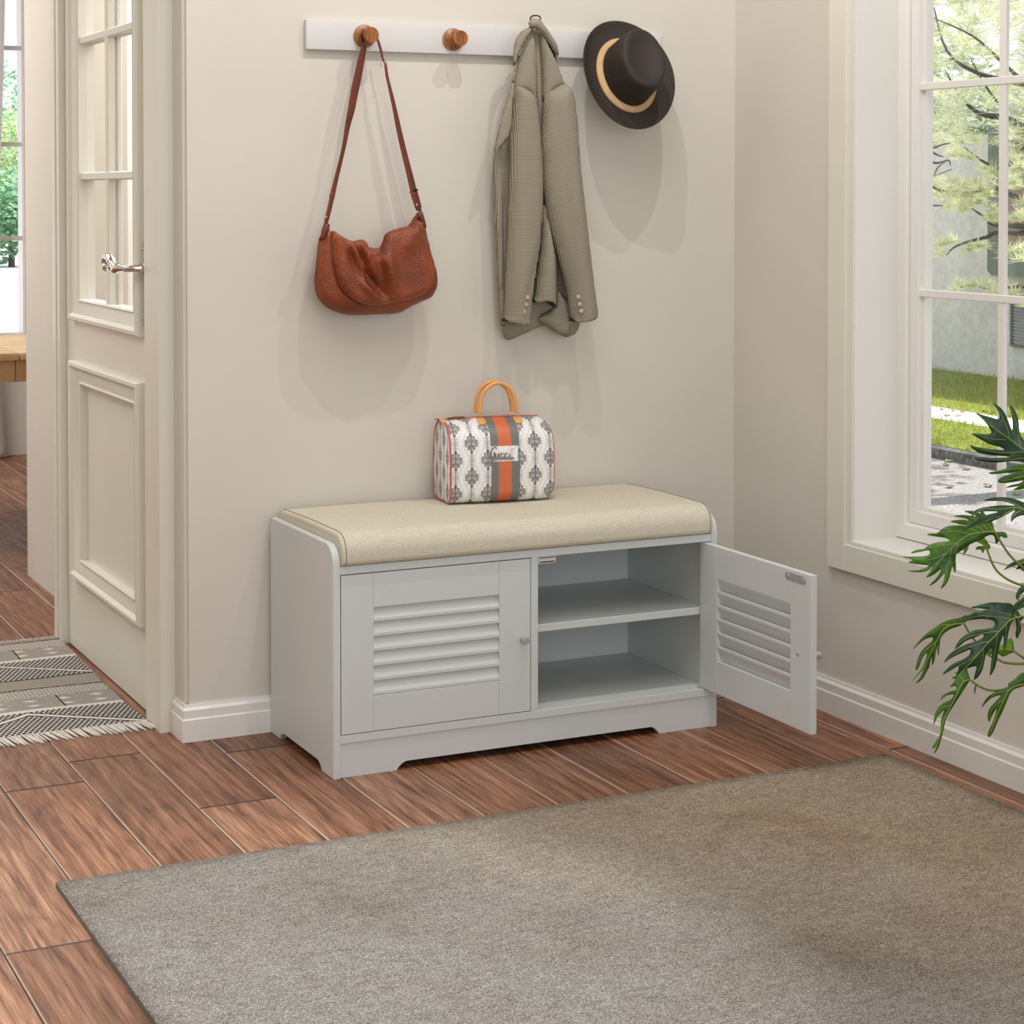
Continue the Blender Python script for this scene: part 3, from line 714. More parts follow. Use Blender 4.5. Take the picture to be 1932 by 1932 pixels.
def damask():
    m = M('damask_print_canvas', rough=.45); s = m.sep(m.coord('UV')); u, v = s[0], s[1]; mm = m.math
    cu = mm('DIVIDE', mm('ADD', u, .0215 + .39), .0405); ci = mm('FLOOR', cu); x = mm('MULTIPLY', mm('ABSOLUTE', mm('SUBTRACT', mm('FRACT', cu), .5)), .0405)
    odd = mm('MULTIPLY', mm('MODULO', ci, 2.0), .5)
    y = mm('MULTIPLY', mm('SUBTRACT', mm('FRACT', mm('ADD', mm('DIVIDE', v, .083), odd)), .5), .083); ya = mm('ABSOLUTE', y)
    dsum = mm('ADD', mm('DIVIDE', x, .0195), mm('DIVIDE', ya, .0265)); wob = mm('MULTIPLY', mm('SINE', mm('MULTIPLY', ya, 2 * PI / .0085)), .11)
    dia = mm('LESS_THAN', mm('ADD', dsum, wob), .98)
    nz = m.noise(m.comb(x, y, .37), 160, 1, .5, .6); fil = mm('LESS_THAN', mm('ABSOLUTE', mm('SUBTRACT', mm('FRACT', mm('MULTIPLY', nz, 7.0)), .5)), .30)
    rim = mm('GREATER_THAN', mm('ADD', dsum, wob), .86); fil = mm('MAXIMUM', fil, rim)
    stem = mm('MAXIMUM', mm('LESS_THAN', x, .0011), fil); pat = mm('MULTIPLY', dia, stem)
    ch = mm('MULTIPLY', mm('ABSOLUTE', mm('SINE', mm('MULTIPLY', y, PI / .0085))), .0058)
    chain = mm('MULTIPLY', mm('LESS_THAN', x, ch), mm('GREATER_THAN', ya, .0262)); chain = mm('MULTIPLY', chain, mm('MAXIMUM', mm('GREATER_THAN', mm('ADD', x, .0016), ch), mm('LESS_THAN', x, .001)))
    pat = mm('MAXIMUM', pat, chain); clr = mm('MULTIPLY', mm('LESS_THAN', mm('ABSOLUTE', mm('SUBTRACT', u, .1395)), .031), mm('MULTIPLY', mm('GREATER_THAN', v, .119), mm('LESS_THAN', v, .157))); pat = mm('MULTIPLY', pat, mm('SUBTRACT', 1.0, clr))
    og = mm('ABSOLUTE', mm('SUBTRACT', x, mm('MULTIPLY_ADD', mm('COSINE', mm('MULTIPLY', y, 2 * PI / .083)), .0065, .0135)))
    base = m.mix(mm('MULTIPLY', mm('LESS_THAN', og, .0014), .5), srgb(232, 228, 226), srgb(186, 180, 178))
    col = m.mix(pat, base, srgb(92, 89, 88))
    du = mm('ABSOLUTE', mm('SUBTRACT', u, .1395)); inside_ = mm('LESS_THAN', du, .0365)
    gap = mm('MULTIPLY', mm('GREATER_THAN', v, .119), mm('LESS_THAN', v, .157)); st = mm('MULTIPLY', inside_, mm('SUBTRACT', 1.0, gap))
    sc = m.mix(mm('LESS_THAN', du, .0165), srgb(112, 112, 108), srgb(206, 104, 64)); col = m.mix(st, col, sc)
    m.color(col); return m.m
body = HB.part('body', recalc(bm), damask(), 50)
for s in (.001, HL - .0005):
    c_ = HB0 + AX * s + DP * HW / 2 + Vector((0, 0, .09)); bm = B(); tube(bm, [c_ + (bagP(s, a, .0012) - c_) * (1 if s < .1 else .825) for a in acc], .0023, 6, closed=True); HB.part('piping', bm, REDP, parent=body, label='coral red piped edge')
tt = acc[-1]; tm = next(a for a, p in zip(acc, pf) if abs(p[0] - HW / 2) < 1e-4)
bm = B(); ribbon(bm, [bagP(s, tm, .001) for s in [.002 + (HL - .024) * k / 20 for k in range(21)]], [.010] * 21, .002, DP); HB.part('zipper', bm, REDP, parent=body)
bm = B(); ribbon(bm, [bagP(.012, tm - .010, .004), bagP(.03, tm - .010, .006), bagP(.055, tm - .010, .005)], [.006, .008, .007], .002, DP); HB.part('zip_pull', bm, TANDK)
bm = B(); ribbon(bm, [bagP(-.003, tm + o, .004) for o in (-.035, -.02, 0, .02, .035)], [.012] * 5, .002, AX); HB.part('end_tab', bm, CARAMEL)
for dd in (-.020, .020):
    hs0, hs1, hz = .092, .186, .212
    def hp(s, z, d=dd): return HB0 + AX * s + DP * (HW / 2 + d) + Vector((0, 0, z))
    mid = (hs0 + hs1) / 2; pts = [hp(hs0, hz), hp(hs0 + .001, hz + .02), hp(hs0 + .006, hz + .045), hp(hs0 + .020, hz + .066), hp(mid, hz + .077), hp(hs1 - .020, hz + .066), hp(hs1 - .006, hz + .045), hp(hs1 - .001, hz + .02), hp(hs1, hz)]
    bm = B(); pl = lerp_path([tuple(p) for p in pts], 5); nn = len(pl); tube(bm, pl, [.0042 + .0010 * min(1, i / 6, (nn - 1 - i) / 6) for i in range(nn)], 12); h_ = HB.part('handle', bm, CARAMEL, True)
    for s in (hs0, hs1):
        bm = B(); ctr = hp(s, hz - .005); tube(bm, [ctr + AX * a + Vector((0, 0, b)) for a, b in ((-.008, .006), (.008, .006), (.009, -.006), (-.009, -.006))], .0011, 6, closed=True); HB.part('ring', bm, GOLD, parent=h_)
        bm = B(); sgn = -1 if dd < 0 else 1; tps = [tm + sgn * o for o in (.012, .018, .026, .034, .042, .048)]; ribbon(bm, [bagP(s + sgn * 0, t_, .0016) for t_ in tps], [.011, .014, .020, .022, .019, .008], .0025, AX); HB.part('tab', bm, CARAMEL, parent=h_)
# lettering on the front
FN = -DP; P0 = HB0 + AX * .14 - DP * .0078
def onbag(zx, zy, off=0):
    r = ray(780 + zx / 6.44, 700 + zy / 6.44); t_ = (P0 - CAM).dot(FN) / r.dot(FN); return CAM + r * t_ + FN * off
bm = B()
for st, w in (([(1012, 940), (985, 928), (955, 950), (936, 1000), (934, 1040), (952, 1058), (976, 1040), (990, 1000), (972, 1004)], 2.0), ([(990, 1000), (985, 1055), (965, 1085), (940, 1080)], 1.6), ([(1004, 998), (998, 1040), (1010, 1054), (1026, 1040), (1036, 998), (1032, 1048), (1046, 1052)], 1.8),
              ([(1090, 1008), (1074, 998), (1060, 1020), (1062, 1048), (1082, 1056), (1104, 1040)], 1.9), ([(1138, 1008), (1122, 998), (1108, 1020), (1110, 1048), (1130, 1056), (1152, 1040)], 1.9), ([(1176, 1000), (1168, 1040), (1182, 1054), (1206, 1044)], 1.9), ([(1186, 972), (1188, 978)], 2.0), ([(1228, 1058), (1190, 1068), (1110, 1066), (1020, 1072), (950, 1096)], 1.6), ([(1199, 940), (1206, 948), (1199, 956), (1192, 948), (1199, 940)], .6)):
    pl = lerp_path(st, 4); pl = [onbag(a, b, .0012) for a, b in pl]; ribbon(bm, pl, [w * .0018] * len(pl), .0008, [(pl[min(i + 1, len(pl) - 1)] - pl[max(i - 1, 0)]).cross(FN) for i in range(len(pl))])
HB.part('script_lettering', bm, plain('grey_lettering', (124, 123, 118), .5), parent=body)

# ---- peg rail
RK = Th('peg_rail', (.593, YW, 1.69), 'long white wooden coat rail with round walnut pegs, fixed on the beige wall', 'coat rack')
bm = B(); box(bm, .0955, 1.0877, .4259, YW - .0005, 1.6534, 1.7257, bev=.003, seg=2); RK.part('board', bm, RAILM, 40)
for x in (.2455, .4840, .7225, .9610):
    bm = B(); lathe(bm, [(0, 0), (.0275, 0), (.0285, .003), (.0275, .006), (.019, .010), (.0135, .016), (.0122, .026), (.0135, .036), (.0185, .042), (.0195, .045), (.0195, .050), (.0185, .0515), (0, .0515)], (x, .4259, 1.6895), (0, -1, 0), 36); RK.part('peg', recalc(bm), PEGW, 30)

# ---- brown shoulder bag
SBY = .372
SB = Th('shoulder_bag', (.25, SBY, 1.0), 'tan brown leather flap shoulder bag hanging by its strap from the leftmost peg', 'handbag')
z4 = lambda x, y: (560 + x / 6.44, 360 + y / 6.44); z3 = lambda x, y: (540 + x / 5.084, y / 5.084)
def gauss(x, z, cx, cz, ang, sl, sw):
    dx, dz = x - cx, z - cz; c, s = math.cos(ang), math.sin(ang); a = dx * c + dz * s; b = -dx * s + dz * c
    return math.exp(-(a / sl) ** 2 - (b / sw) ** 2)
BP = [(330, 400), (385, 408), (415, 500), (560, 590), (680, 640), (860, 680), (1000, 690), (1080, 560), (1330, 440), (1430, 310), (1490, 250), (1530, 265), (1560, 430), (1620, 700), (1690, 940), (1710, 1080), (1700, 1180), (1640, 1290), (1560, 1330), (1400, 1400), (1240, 1485), (1000, 1500), (800, 1510), (600, 1505), (450, 1460), (330, 1390), (250, 1290), (220, 1180), (220, 1000), (240, 800), (265, 620), (300, 510)]
bm = B(); puff(bm, wallpoly(BP, SBY, z4), wallfn(SBY), .011, .045, .034, .040); SB.part('body', recalc(bm), TAN)
FP = [(420, 490), (560, 560), (680, 612), (780, 590), (850, 630), (875, 730), (940, 780), (1005, 760), (1040, 640), (1080, 520), (1250, 450), (1380, 430), (1450, 350), (1490, 420), (1560, 600), (1620, 800), (1665, 980), (1662, 1100), (1600, 1200), (1480, 1290), (1300, 1350), (1100, 1390), (950, 1410), (800, 1390), (680, 1340), (560, 1240), (480, 1110), (440, 950), (422, 760)]
g4 = lambda x, y: (lambda p: (p.x, p.z))(on(*z4(x, y), 'y', SBY - .04))
def fold(a, b):
    h = 0
    for (x0, y0), (x1, y1), w, amp in (((740, 700), (840, 980), .006, -.022), ((860, 640), (820, 960), .0045, .013), ((800, 960), (1060, 1320), .014, -.026), ((640, 640), (800, 1050), .006, .012), ((590, 640), (700, 1000), .008, -.010), ((760, 1120), (1040, 1330), .010, .014), ((1040, 700), (1150, 1150), .016, .016), ((1250, 560), (1400, 700), .03, .010), ((960, 790), (1060, 1200), .010, -.012), ((1500, 700), (1540, 1150), .015, .006)):
        p, q = g4(x0, y0), g4(x1, y1); cx, cz = (p[0] + q[0]) / 2, (p[1] + q[1]) / 2
        h += amp * gauss(a, b, cx, cz, math.atan2(q[1] - p[1], q[0] - p[0]), math.dist(p, q) * .55, w)
    return h
bm = B(); fpoly = wallpoly(FP, SBY - .034, z4); puff(bm, fpoly, wallfn(SBY - .034), .0055, .02, .022, .001, fold); flap = SB.part('flap', recalc(bm), TAN)
for v in flap.data.vertices: pass
inner = [p for p in [((q[0] - .262) * .965 + .262, (q[1] - 1.115) * .955 + 1.117) for q in fpoly]]
bm = B(); st = wallpoly([(446, 560), (444, 760), (462, 940), (500, 1090), (575, 1215), (690, 1310), (810, 1362), (950, 1382), (1100, 1362), (1290, 1325), (1465, 1265), (1575, 1185), (1635, 1095), (1640, 980), (1598, 810), (1540, 620), (1478, 470)], SBY - .05, z4, 1)
dm = {}
for i in range(len(st) - 1):
    (xa, za), (xb, zb) = st[i], st[i + 1]; L_ = math.dist(st[i], st[i + 1]); k = int(L_ / .0042)
    for j in range(k):
        t0, t1 = j / k, (j + .6) / k; P = [(xa + (xb - xa) * t, SBY - .0535 + .004 * 0, za + (zb - za) * t) for t in (t0, t1)]
        P = [(x, SBY - .034 - .022 * math.sqrt(max(0, 1 - (1 - min(1, edged((x, z), fpoly) / .02)) ** 2)) - fold(x, z) * .6 - .0005, z) for x, y, z in P]
        tube(bm, P, .00035, 4)
SB.part('stitching', bm, THREAD, parent=flap, label='row of pale stitches')
def strap_pts(l3, l4, ya, yb):
    q = [(z3(x, y), w / 5.084) for x, y, w in l3] + [(z4(x, y), w / 6.44) for x, y, w in l4]
    n = len(q); P = []; Wd = []
    for i, ((u, v), w) in enumerate(q):
        y = ya + (yb - ya) * i / (n - 1); p = on(u, v, 'y', y); p2 = on(u + w, v, 'y', y); P.append(tuple(p)); Wd.append(max(.0045, (p2 - p).length))
    P4 = lerp_path([p + (w,) for p, w in zip(P, Wd)], 4); return [p[:3] for p in P4], [p[3] for p in P4]
PEGX, PEGZ, PY = .2455, 1.6895, .397
P, Wd = strap_pts([(745, 450, 60), (722, 560, 74), (690, 720, 84), (655, 880, 86), (625, 1050, 76), (590, 1200, 58), (558, 1380, 42), (520, 1550, 40), (478, 1720, 46), (436, 1900, 56)], [(440, 20, 62), (400, 200, 60), (368, 330, 58), (352, 400, 40)], .392, .372)
top = [(PEGX + .0150 * math.cos(a) - (.004 if a > PI / 2 else 0), PY + .0, PEGZ + .0150 * math.sin(a)) for a in [math.radians(d) for d in (10, 40, 70, 100, 130, 160, 185)]]
P = top + P; Wd = [.012, .013, .014, .015, .016, .016, .0155] + Wd
sides = [(0, 1, 0)] * 5 + [(.3, 1, 0), (.6, .8, 0)] + [(1, .35, 0)] * (len(P) - 7)
bm = B(); ribbon(bm, P, Wd, .0028, [tuple(s) for s in sides]); strap1 = SB.part('strap', recalc(bm), TANDK)
P, Wd = strap_pts([(876, 375, 26), (905, 470, 26), (925, 560, 24), (950, 610, 26), (965, 720, 30), (990, 830, 34), (1030, 1000, 46), (1080, 1240, 62), (1140, 1500, 70), (1190, 1700, 78), (1238, 1900, 86)], [(1420, 0, 112), (1450, 110, 112), (1475, 200, 104), (1480, 245, 60)], .394, .372)
bm = B(); ribbon(bm, P, Wd, .0028, (.92, .45, 0)); strap2 = SB.part('strap', recalc(bm), TANDK)
bm = B(); bc = on(*z3(920, 595), 'y', .390)
tube(bm, [bc + Vector(p) for p in ((-.006, -.002, .009), (.006, -.002, .010), (.008, -.002, -.010), (-.004, -.002, -.011))], .0012, 6, closed=True); tube(bm, [bc + Vector((-.006, -.002, 0)), bc + Vector((.008, -.002, 0))], .001, 6); SB.part('buckle', bm, NICKEL, parent=strap2)
for (x, y), pr_ in (((355, 320), strap1), ((1458, 170), strap2)):
    c_ = on(*z4(x, y), 'y', .365); bm = B(); lathe(bm, [(0, .0022), (.0018, .002), (.003, .0006), (.003, 0)], c_, (-.3, -1, 0), 12); SB.part('rivet', recalc(bm), NICKEL, True, parent=pr_)
for pts in ([(330, 400), (400, 405), (390, 470), (330, 590), (262, 604), (300, 520)], [(1440, 300), (1495, 240), (1530, 262), (1575, 430), (1562, 442), (1500, 420), (1470, 340)]):
    bm = B(); puff(bm, wallpoly(pts, SBY - .018, z4, 2), wallfn(SBY - .018), .006, .006, .007, .004); SB.part('strap_tab', recalc(bm), TANDK)
for (x, y) in ((1470, 285),):
    c_ = on(*z4(x, y), 'y', .352); bm = B(); tube(bm, [c_ + Vector((.006 * math.cos(a), 0, .006 * math.sin(a))) for a in [k * PI / 6 for k in range(12)]], .001, 6, closed=True); SB.part('ring', bm, NICKEL)

# ---- tweed jacket
JK = Th('tweed_jacket', (.78, .40, .95), 'grey beige checked tweed jacket hanging by its collar from the third peg', 'jacket')
z5 = lambda x, y: (860 + x / 2.9273, y / 2.9273)
def unz5(a, b, y):
    d = Vector((a, y, b)) - CAM; xr = cy_ * d.x - sy_ * d.y; fw = sy_ * d.x + cy_ * d.y; dp = fw * cp_ - d.z * sp_; up = fw * sp_ + d.z * cp_
    return (PPX + F * xr / dp - 860) * 2.9273, (PPY - F * up / dp) * 2.9273
def jpart(name, pts, y0, hf, hb, rad, g=.008, ex=None, rot=0, parent=None, mat=None, sub=3, label=None, flat=None):
    ff = (lambda a, b: flat(*(lambda q: (q[0], q[1]))(unz5(a, b, y0)))) if flat else None
    bm = B(); puff(bm, wallpoly(pts, y0, z5, sub), wallfn(y0), g, rad, hf, hb, ex, uvrot=rot, flat=ff, capmi=1); return JK.part(name, recalc(bm), [mat or TWEED, TWEEDIN], parent=parent, label=label)
def xz(x, y, yp): p = on(*z5(x, y), 'y', yp); return p.x, p.z
def ridges(lst, yp):
    L_ = [(xz(*a, yp), xz(*b, yp), w, amp) for a, b, w, amp in lst]
    def f(a, b):
        h = 0
        for p, q, w, amp in L_: h += amp * gauss(a, b, (p[0] + q[0]) / 2, (p[1] + q[1]) / 2, math.atan2(q[1] - p[1], q[0] - p[0]), math.dist(p, q) * .55, w)
        return h
    return f
jb = jpart('back_panel', [(432, 130), (480, 170), (530, 280), (570, 400), (640, 560), (668, 800), (690, 1100), (705, 1400), (700, 1620), (692, 1760), (668, 1832), (640, 1852), (608, 1862), (540, 1828), (485, 1798), (400, 1832), (292, 1878), (262, 1848), (245, 1770), (233, 1600), (226, 1400), (216, 1150), (207, 880), (235, 760), (290, 620), (330, 420), (380, 220)], .412, .016, .012, .03, .0075, ridges([((640, 1400), (612, 1850), .012, .022), ((560, 1500), (560, 1800), .012, -.016), ((240, 900), (262, 1800), .01, .014)], .41))
jpart('front_panel', [(208, 860), (255, 800), (296, 755), (310, 800), (306, 1000), (296, 1300), (285, 1550), (275, 1760), (268, 1800), (258, 1815), (245, 1770), (233, 1600), (225, 1400), (213, 1120)], .392, .012, .006, .012, .0075, ridges([((222, 1000), (240, 1700), .008, .010), ((280, 900), (262, 1700), .010, -.012)], .39))
jpart('shoulder', [(420, 165), (436, 230), (444, 380), (446, 540), (452, 600), (425, 580), (395, 520), (330, 500), (318, 470), (345, 340), (385, 220)], .374, .020, .01, .022, .0075, rot=.35)
jpart('shoulder', [(470, 160), (500, 230), (545, 320), (590, 440), (606, 475), (540, 500), (490, 560), (478, 560), (474, 400), (464, 230)], .366, .022, .01, .022, .0075, rot=-.4)
jpart('center_back', [(420, 150), (470, 165), (484, 300), (492, 480), (486, 640), (474, 780), (462, 760), (452, 620), (440, 480), (430, 320)], .376, .006, .008, .014, .0075)
sl = jpart('sleeve', [(330, 482), (385, 488), (425, 520), (444, 575), (456, 660), (469, 800), (477, 950), (476, 1120), (466, 1300), (446, 1450), (424, 1600), (408, 1740), (392, 1783), (352, 1790), (300, 1780), (267, 1768), (268, 1700), (278, 1500), (290, 1200), (300, 950), (302, 780), (314, 600)], .362, .034, .028, .040, .0075, ridges([((360, 1450), (330, 1750), .012, .006), ((455, 1350), (385, 1700), .006, -.006)], .34), flat=lambda x, y: y > 1752)
sr = jpart('sleeve', [(492, 530), (540, 488), (602, 462), (640, 505), (656, 580), (668, 700), (682, 900), (706, 1120), (738, 1400), (762, 1600), (778, 1722), (774, 1745), (738, 1762), (690, 1774), (655, 1776), (636, 1752), (612, 1600), (565, 1420), (515, 1230), (490, 1080), (476, 900), (472, 760), (480, 630)], .352, .036, .030, .044, .0075, ridges([((560, 1250), (660, 1650), .008, -.008), ((640, 900), (700, 1500), .02, .008)], .33), rot=-.12, flat=lambda x, y: y > 1742)
jpart('tail', [(478, 1080), (492, 1150), (520, 1290), (545, 1420), (550, 1560), (550, 1672), (540, 1692), (510, 1668), (470, 1660), (428, 1668), (432, 1600), (448, 1450), (466, 1300)], .372, .030, .012, .03, .0075, ridges([((500, 1250), (505, 1640), .02, .008)], .36), flat=lambda x, y: y > 1650)
jpart('tail', [(548, 1690), (500, 1722), (468, 1745), (456, 1768), (500, 1800), (600, 1858), (640, 1800), (650, 1700), (600, 1640), (556, 1600)], .390, .012, .006, .02, .009)
jpart('lapel', [(432, 150), (385, 160), (348, 190), (326, 230), (317, 300), (315, 400), (300, 480), (262, 610), (232, 730), (208, 860), (258, 802), (290, 762), (306, 715), (316, 600), (327, 452), (321, 430), (330, 370), (352, 290), (392, 215)], .352, .008, .004, .010, .008, rot=.3)
co = jpart('collar', [(404, 150), (400, 128), (412, 108), (440, 101), (468, 110), (482, 130), (505, 160), (535, 205), (560, 250), (568, 300), (560, 332), (548, 298), (520, 250), (488, 205), (455, 170), (430, 156), (385, 165), (352, 190), (335, 215), (360, 175)], .350, .012, .010, .010, .007, rot=.8)
jpart('collar_lining', [(495, 215), (540, 275), (560, 335), (548, 322), (520, 280), (500, 250)], .362, .003, .003, .006, .006, mat=TWEEDIN)
bm = B(); lpw = [on(*z5(x, y), 'y', .362) for x, y in ((411, 112), (413, 98), (424, 88), (440, 86), (456, 88), (466, 96), (466, 114))]; tube(bm, lerp_path([tuple(p) for p in lpw], 3), .0020, 6); JK.part('hanger_loop', bm, TWEEDIN)
for lst, par, yy in (([(395, 1642), (386, 1682), (376, 1722)], sl, .3305), ([(676, 1640), (684, 1680), (692, 1718)], sr, .3185)):
    for x, y in lst:
        c_ = on(*z5(x, y), 'y', yy); bm = B(); lathe(bm, [(0, .0025), (.0045, .003), (.0058, .002), (.0058, -.002), (0, -.002)], c_, (-.2, -1, 0), 14); JK.part('button', recalc(bm), BUTTON, True, parent=par)
# back of jacket reaches the peg
# ---- hat
HC_ = on(1181.7, 142.7, 'y', .352); HAX = Vector((0.0, -.92, .39)).normalized(); E1 = Vector((1, 0, 0)); E2 = HAX.cross(E1) * -1; E2 = E1.cross(HAX) * -1
if E2.z < 0: E2 = -E2
ro = math.radians(3); E1, E2 = E1 * math.cos(ro) - E2 * math.sin(ro), E1 * math.sin(ro) + E2 * math.cos(ro)
HT = Th('fedora_hat', tuple(HC_), 'dark brown trilby hat with tan band hanging on the rightmost peg', 'hat')
def hring(a, b, h, n=56, f=None): return [HC_ + E1 * a * math.cos(2 * PI * k / n) + E2 * b * math.sin(2 * PI * k / n) + HAX * (h + (f(2 * PI * k / n) if f else 0)) for k in range(n)]
def loft(bm, rings, cap0=False, cap1=False):
    R = [[bm.verts.new(p) for p in r] for r in rings]; n = len(R[0])
    for A, C in zip(R, R[1:]):
        for k in range(n): bm.faces.new((A[k], A[(k + 1) % n], C[(k + 1) % n], C[k])).smooth = True
    if cap0: bm.faces.new(R[0][::-1])
    if cap1: bm.faces.new(R[-1]).smooth = True
curl = lambda k: lambda t: k * (math.cos(t) ** 2 * 1.0 - .15)
bm = B(); loft(bm, [hring(.070, .090, .002), hring(.086, .106, .001), hring(.105, .126, .0, f=curl(.004)), hring(.122, .144, .003, f=curl(.008)), hring(.130, .1535, .009, f=curl(.012)), hring(.1315, .1550, .0085, f=curl(.012)), hring(.1305, .1540, .0055, f=curl(.012)), hring(.122, .144, -.001, f=curl(.008)), hring(.105, .126, -.004, f=curl(.004)), hring(.086, .106, -.003), hring(.070, .090, -.001), hring(.070, .090, .002)]); HT.part('brim', recalc(bm), HATL)
def dent(t, k):  # pinch the sides, dish the top
    return 0
bm = B(); cr_ = [(.0705, .0905, .002), (.0700, .0900, .02), (.069, .0895, .04), (.067, .0885, .065), (.0645, .087, .085), (.062, .085, .097), (.058, .081, .1035), (.051, .074, .105), (.042, .063, .101), (.030, .048, .096), (.015, .026, .093), (.002, .004, .092)]
loft(bm, [hring(a, b, h) for a, b, h in cr_], cap1=True); HT.part('crown', recalc(bm), HATL)
bm = B(); loft(bm, [hring(.0862, .1062, .0012), hring(.0862, .1062, .0030), hring(.078, .098, .0062), hring(.0708, .0908, .0095), hring(.0700, .0900, .008)]); HT.part('hat_band', recalc(bm), BAND)

# ---- big rug
RG = Th('area_rug', (.25, -1.4, 0), 'large grey beige mottled low pile rug lying in front of the bench', 'rug')
bm = B(); x0, x1, y0, y1 = -.7095, 1.207, -3.1, -.405; vs = []
nx, ny = 48, 60; gr = [[bm.verts.new((x0 + (x1 - x0) * i / nx, y0 + (y1 - y0) * j / ny, .0105 + .0004 * math.sin(i * 1.7) * math.sin(j * 2.1))) for j in range(ny + 1)] for i in range(nx + 1)]
for i in range(nx):
    for j in range(ny): bm.faces.new((gr[i][j], gr[i + 1][j], gr[i + 1][j + 1], gr[i][j + 1])).smooth = True
ed = [gr[i][0] for i in range(nx + 1)] + [gr[nx][j] for j in range(1, ny + 1)] + [gr[i][ny] for i in range(nx - 1, -1, -1)] + [gr[0][j] for j in range(ny - 1, 0, -1)]
lo = [bm.verts.new((v.co.x, v.co.y, .0003)) for v in ed]
for k in range(len(ed)): bm.faces.new((ed[k], lo[k], lo[(k + 1) % len(ed)], ed[(k + 1) % len(ed)]))
RG.part('pile', recalc(bm), RUGM)

# ---- runner
KR = Th('runner_rug', (-.7, 1.1, 0), 'black and ivory flatwoven runner rug with fringe beside the panelled door', 'rug')
bm = B(); uvl = bm.loops.layers.uv.new('UVMap'); nx, ny = 20, 40
def kx(y): return -.2465 + .006 * math.sin(y * 5) - .001 * math.cos(y * 23)
def KP(i, j, z):
    y = .632 + (1.640 - .632) * j / ny; y += -.006 * (i / nx) + .004 * math.sin(i * .8) if j == 0 else 0
    return (kx(y) - (1 - i / nx) * .95, y, z)
top = [[bm.verts.new(KP(i, j, .0062 + .0008 * math.sin(i * .9 + j * .7))) for j in range(ny + 1)] for i in range(nx + 1)]
bot = [[bm.verts.new(KP(i, j, .0008)) for j in range(ny + 1)] for i in range(nx + 1)]
def kf(vs):
    f = bm.faces.new(vs)
    for l_ in f.loops: l_[uvl].uv = (l_.vert.co.x + 1.5, l_.vert.co.y - .632)
for i in range(nx):
    for j in range(ny): kf((top[i][j], top[i + 1][j], top[i + 1][j + 1], top[i][j + 1]))
for i in range(nx):
    for j in (0, ny): kf((top[i][j], top[i + 1][j], bot[i + 1][j], bot[i][j]))
for j in range(ny):
    for i in (0, nx): kf((top[i][j], top[i][j + 1], bot[i][j + 1], bot[i][j]))
KR.part('weave', recalc(bm), KILIM)
for y0_, sg, ln in ((.632, -1, .060), (1.640, 1, .016)):
    bm = B(); rq = random.Random(5); n = 108
    for k in range(n):
        x = -.2505 - .005 - k * .0086 * .99; x += rq.uniform(-.001, .001); l_ = ln * rq.uniform(.8, 1.1); sl_ = rq.uniform(.0, .012) + (.01 if sg < 0 else 0)
        tube(bm, [(x, y0_ - sg * .004, .006), (x + sl_ * .3, y0_ + sg * l_ * .35, .0055), (x + sl_ * .7, y0_ + sg * l_ * .7, .003), (x + sl_, y0_ + sg * l_, .0022)], [.0034, .0034, .0032, .0022], 5)
    tag(KR.part('fringe', bm, FRINGE), None, None, kind='stuff')

# ---- far room: oak table, plate, curtain
TB = Th('dining_table', (-.5, 3.47, 0), 'pale oak dining table in the far room beyond the passage', 'table')
tx0, tx1, ty0, ty1 = -1.5, .35, 3.03, 3.95
bm = B()
for a, b in ((tx0, -.055), (-.052, tx1)): box(bm, a, b, ty0, ty1, .700, .728, bev=.006, seg=2)
TB.part('table_top', bm, OAK, 40)
bm = B(); box(bm, tx0 + .03, -.066, ty0 + .02, ty0 + .04, .622, .700, bev=.001); box(bm, -.063, tx1 - .03, ty0 + .02, ty0 + .04, .622, .700, bev=.001); box(bm, tx0 + .03, tx1 - .03, ty1 - .04, ty1 - .02, .622, .70); TB.part('table_apron', bm, simple_wood('oak_apron', (176, 132, 84), (204, 166, 120), 0, .5, 18))
for x, y in ((tx0 + .05, ty0 + .06), (tx1 - .1, ty0 + .06), (tx0 + .05, ty1 - .1), (tx1 - .1, ty1 - .1)):
    bm = B(); prism(bm, [(x, y, .70), (x + .06, y, .70), (x + .06, y + .06, .70), (x, y + .06, .70)], (0, 0, -.699)); TB.part('leg', recalc(bm), OAK)
bm = B(); lathe(bm, [(0, 0), (.06, 0), (.10, .012), (.125, .018), (.124, .021), (.10, .016), (.06, .006), (0, .005)], (-.238, 3.30, .7285), (0, 0, 1), 32)
tag(link('plate', recalc(bm), plain('white_china', (236, 234, 230), .2), smooth=40), 'white china plate on the oak table in the far room', 'plate')
bm = B(); ep = [on(u, v, 'y', 5.6) for u, v in ((11, -60), (8, 100), (2, 300), (-3, 450), (-2, 600), (5, 715), (10, 780), (17, 868))]
ew = lerp_path([(p.x, p.z) for p in ep], 4); R = []
for ex_, ez in ew:
    R.append([bm.verts.new((ex_ - .9 + .9 * k / 24 if k else ex_ - .9, 5.6 + .025 * math.sin(k * 1.6), max(.012, ez))) for k in range(25)])
for A, C in zip(R, R[1:]):
    for k in range(24): bm.faces.new((A[k], A[k + 1], C[k + 1], C[k])).smooth = True
cu = link('curtain', bm, leafm('sheer_white_curtain', (236, 234, 230), (240, 238, 234), .9, .65)); sm = cu.modifiers.new('thickness', 'SOLIDIFY'); sm.thickness = .002
tag(cu, 'sheer white curtain hanging at the far window, drawn to the left', 'curtain')
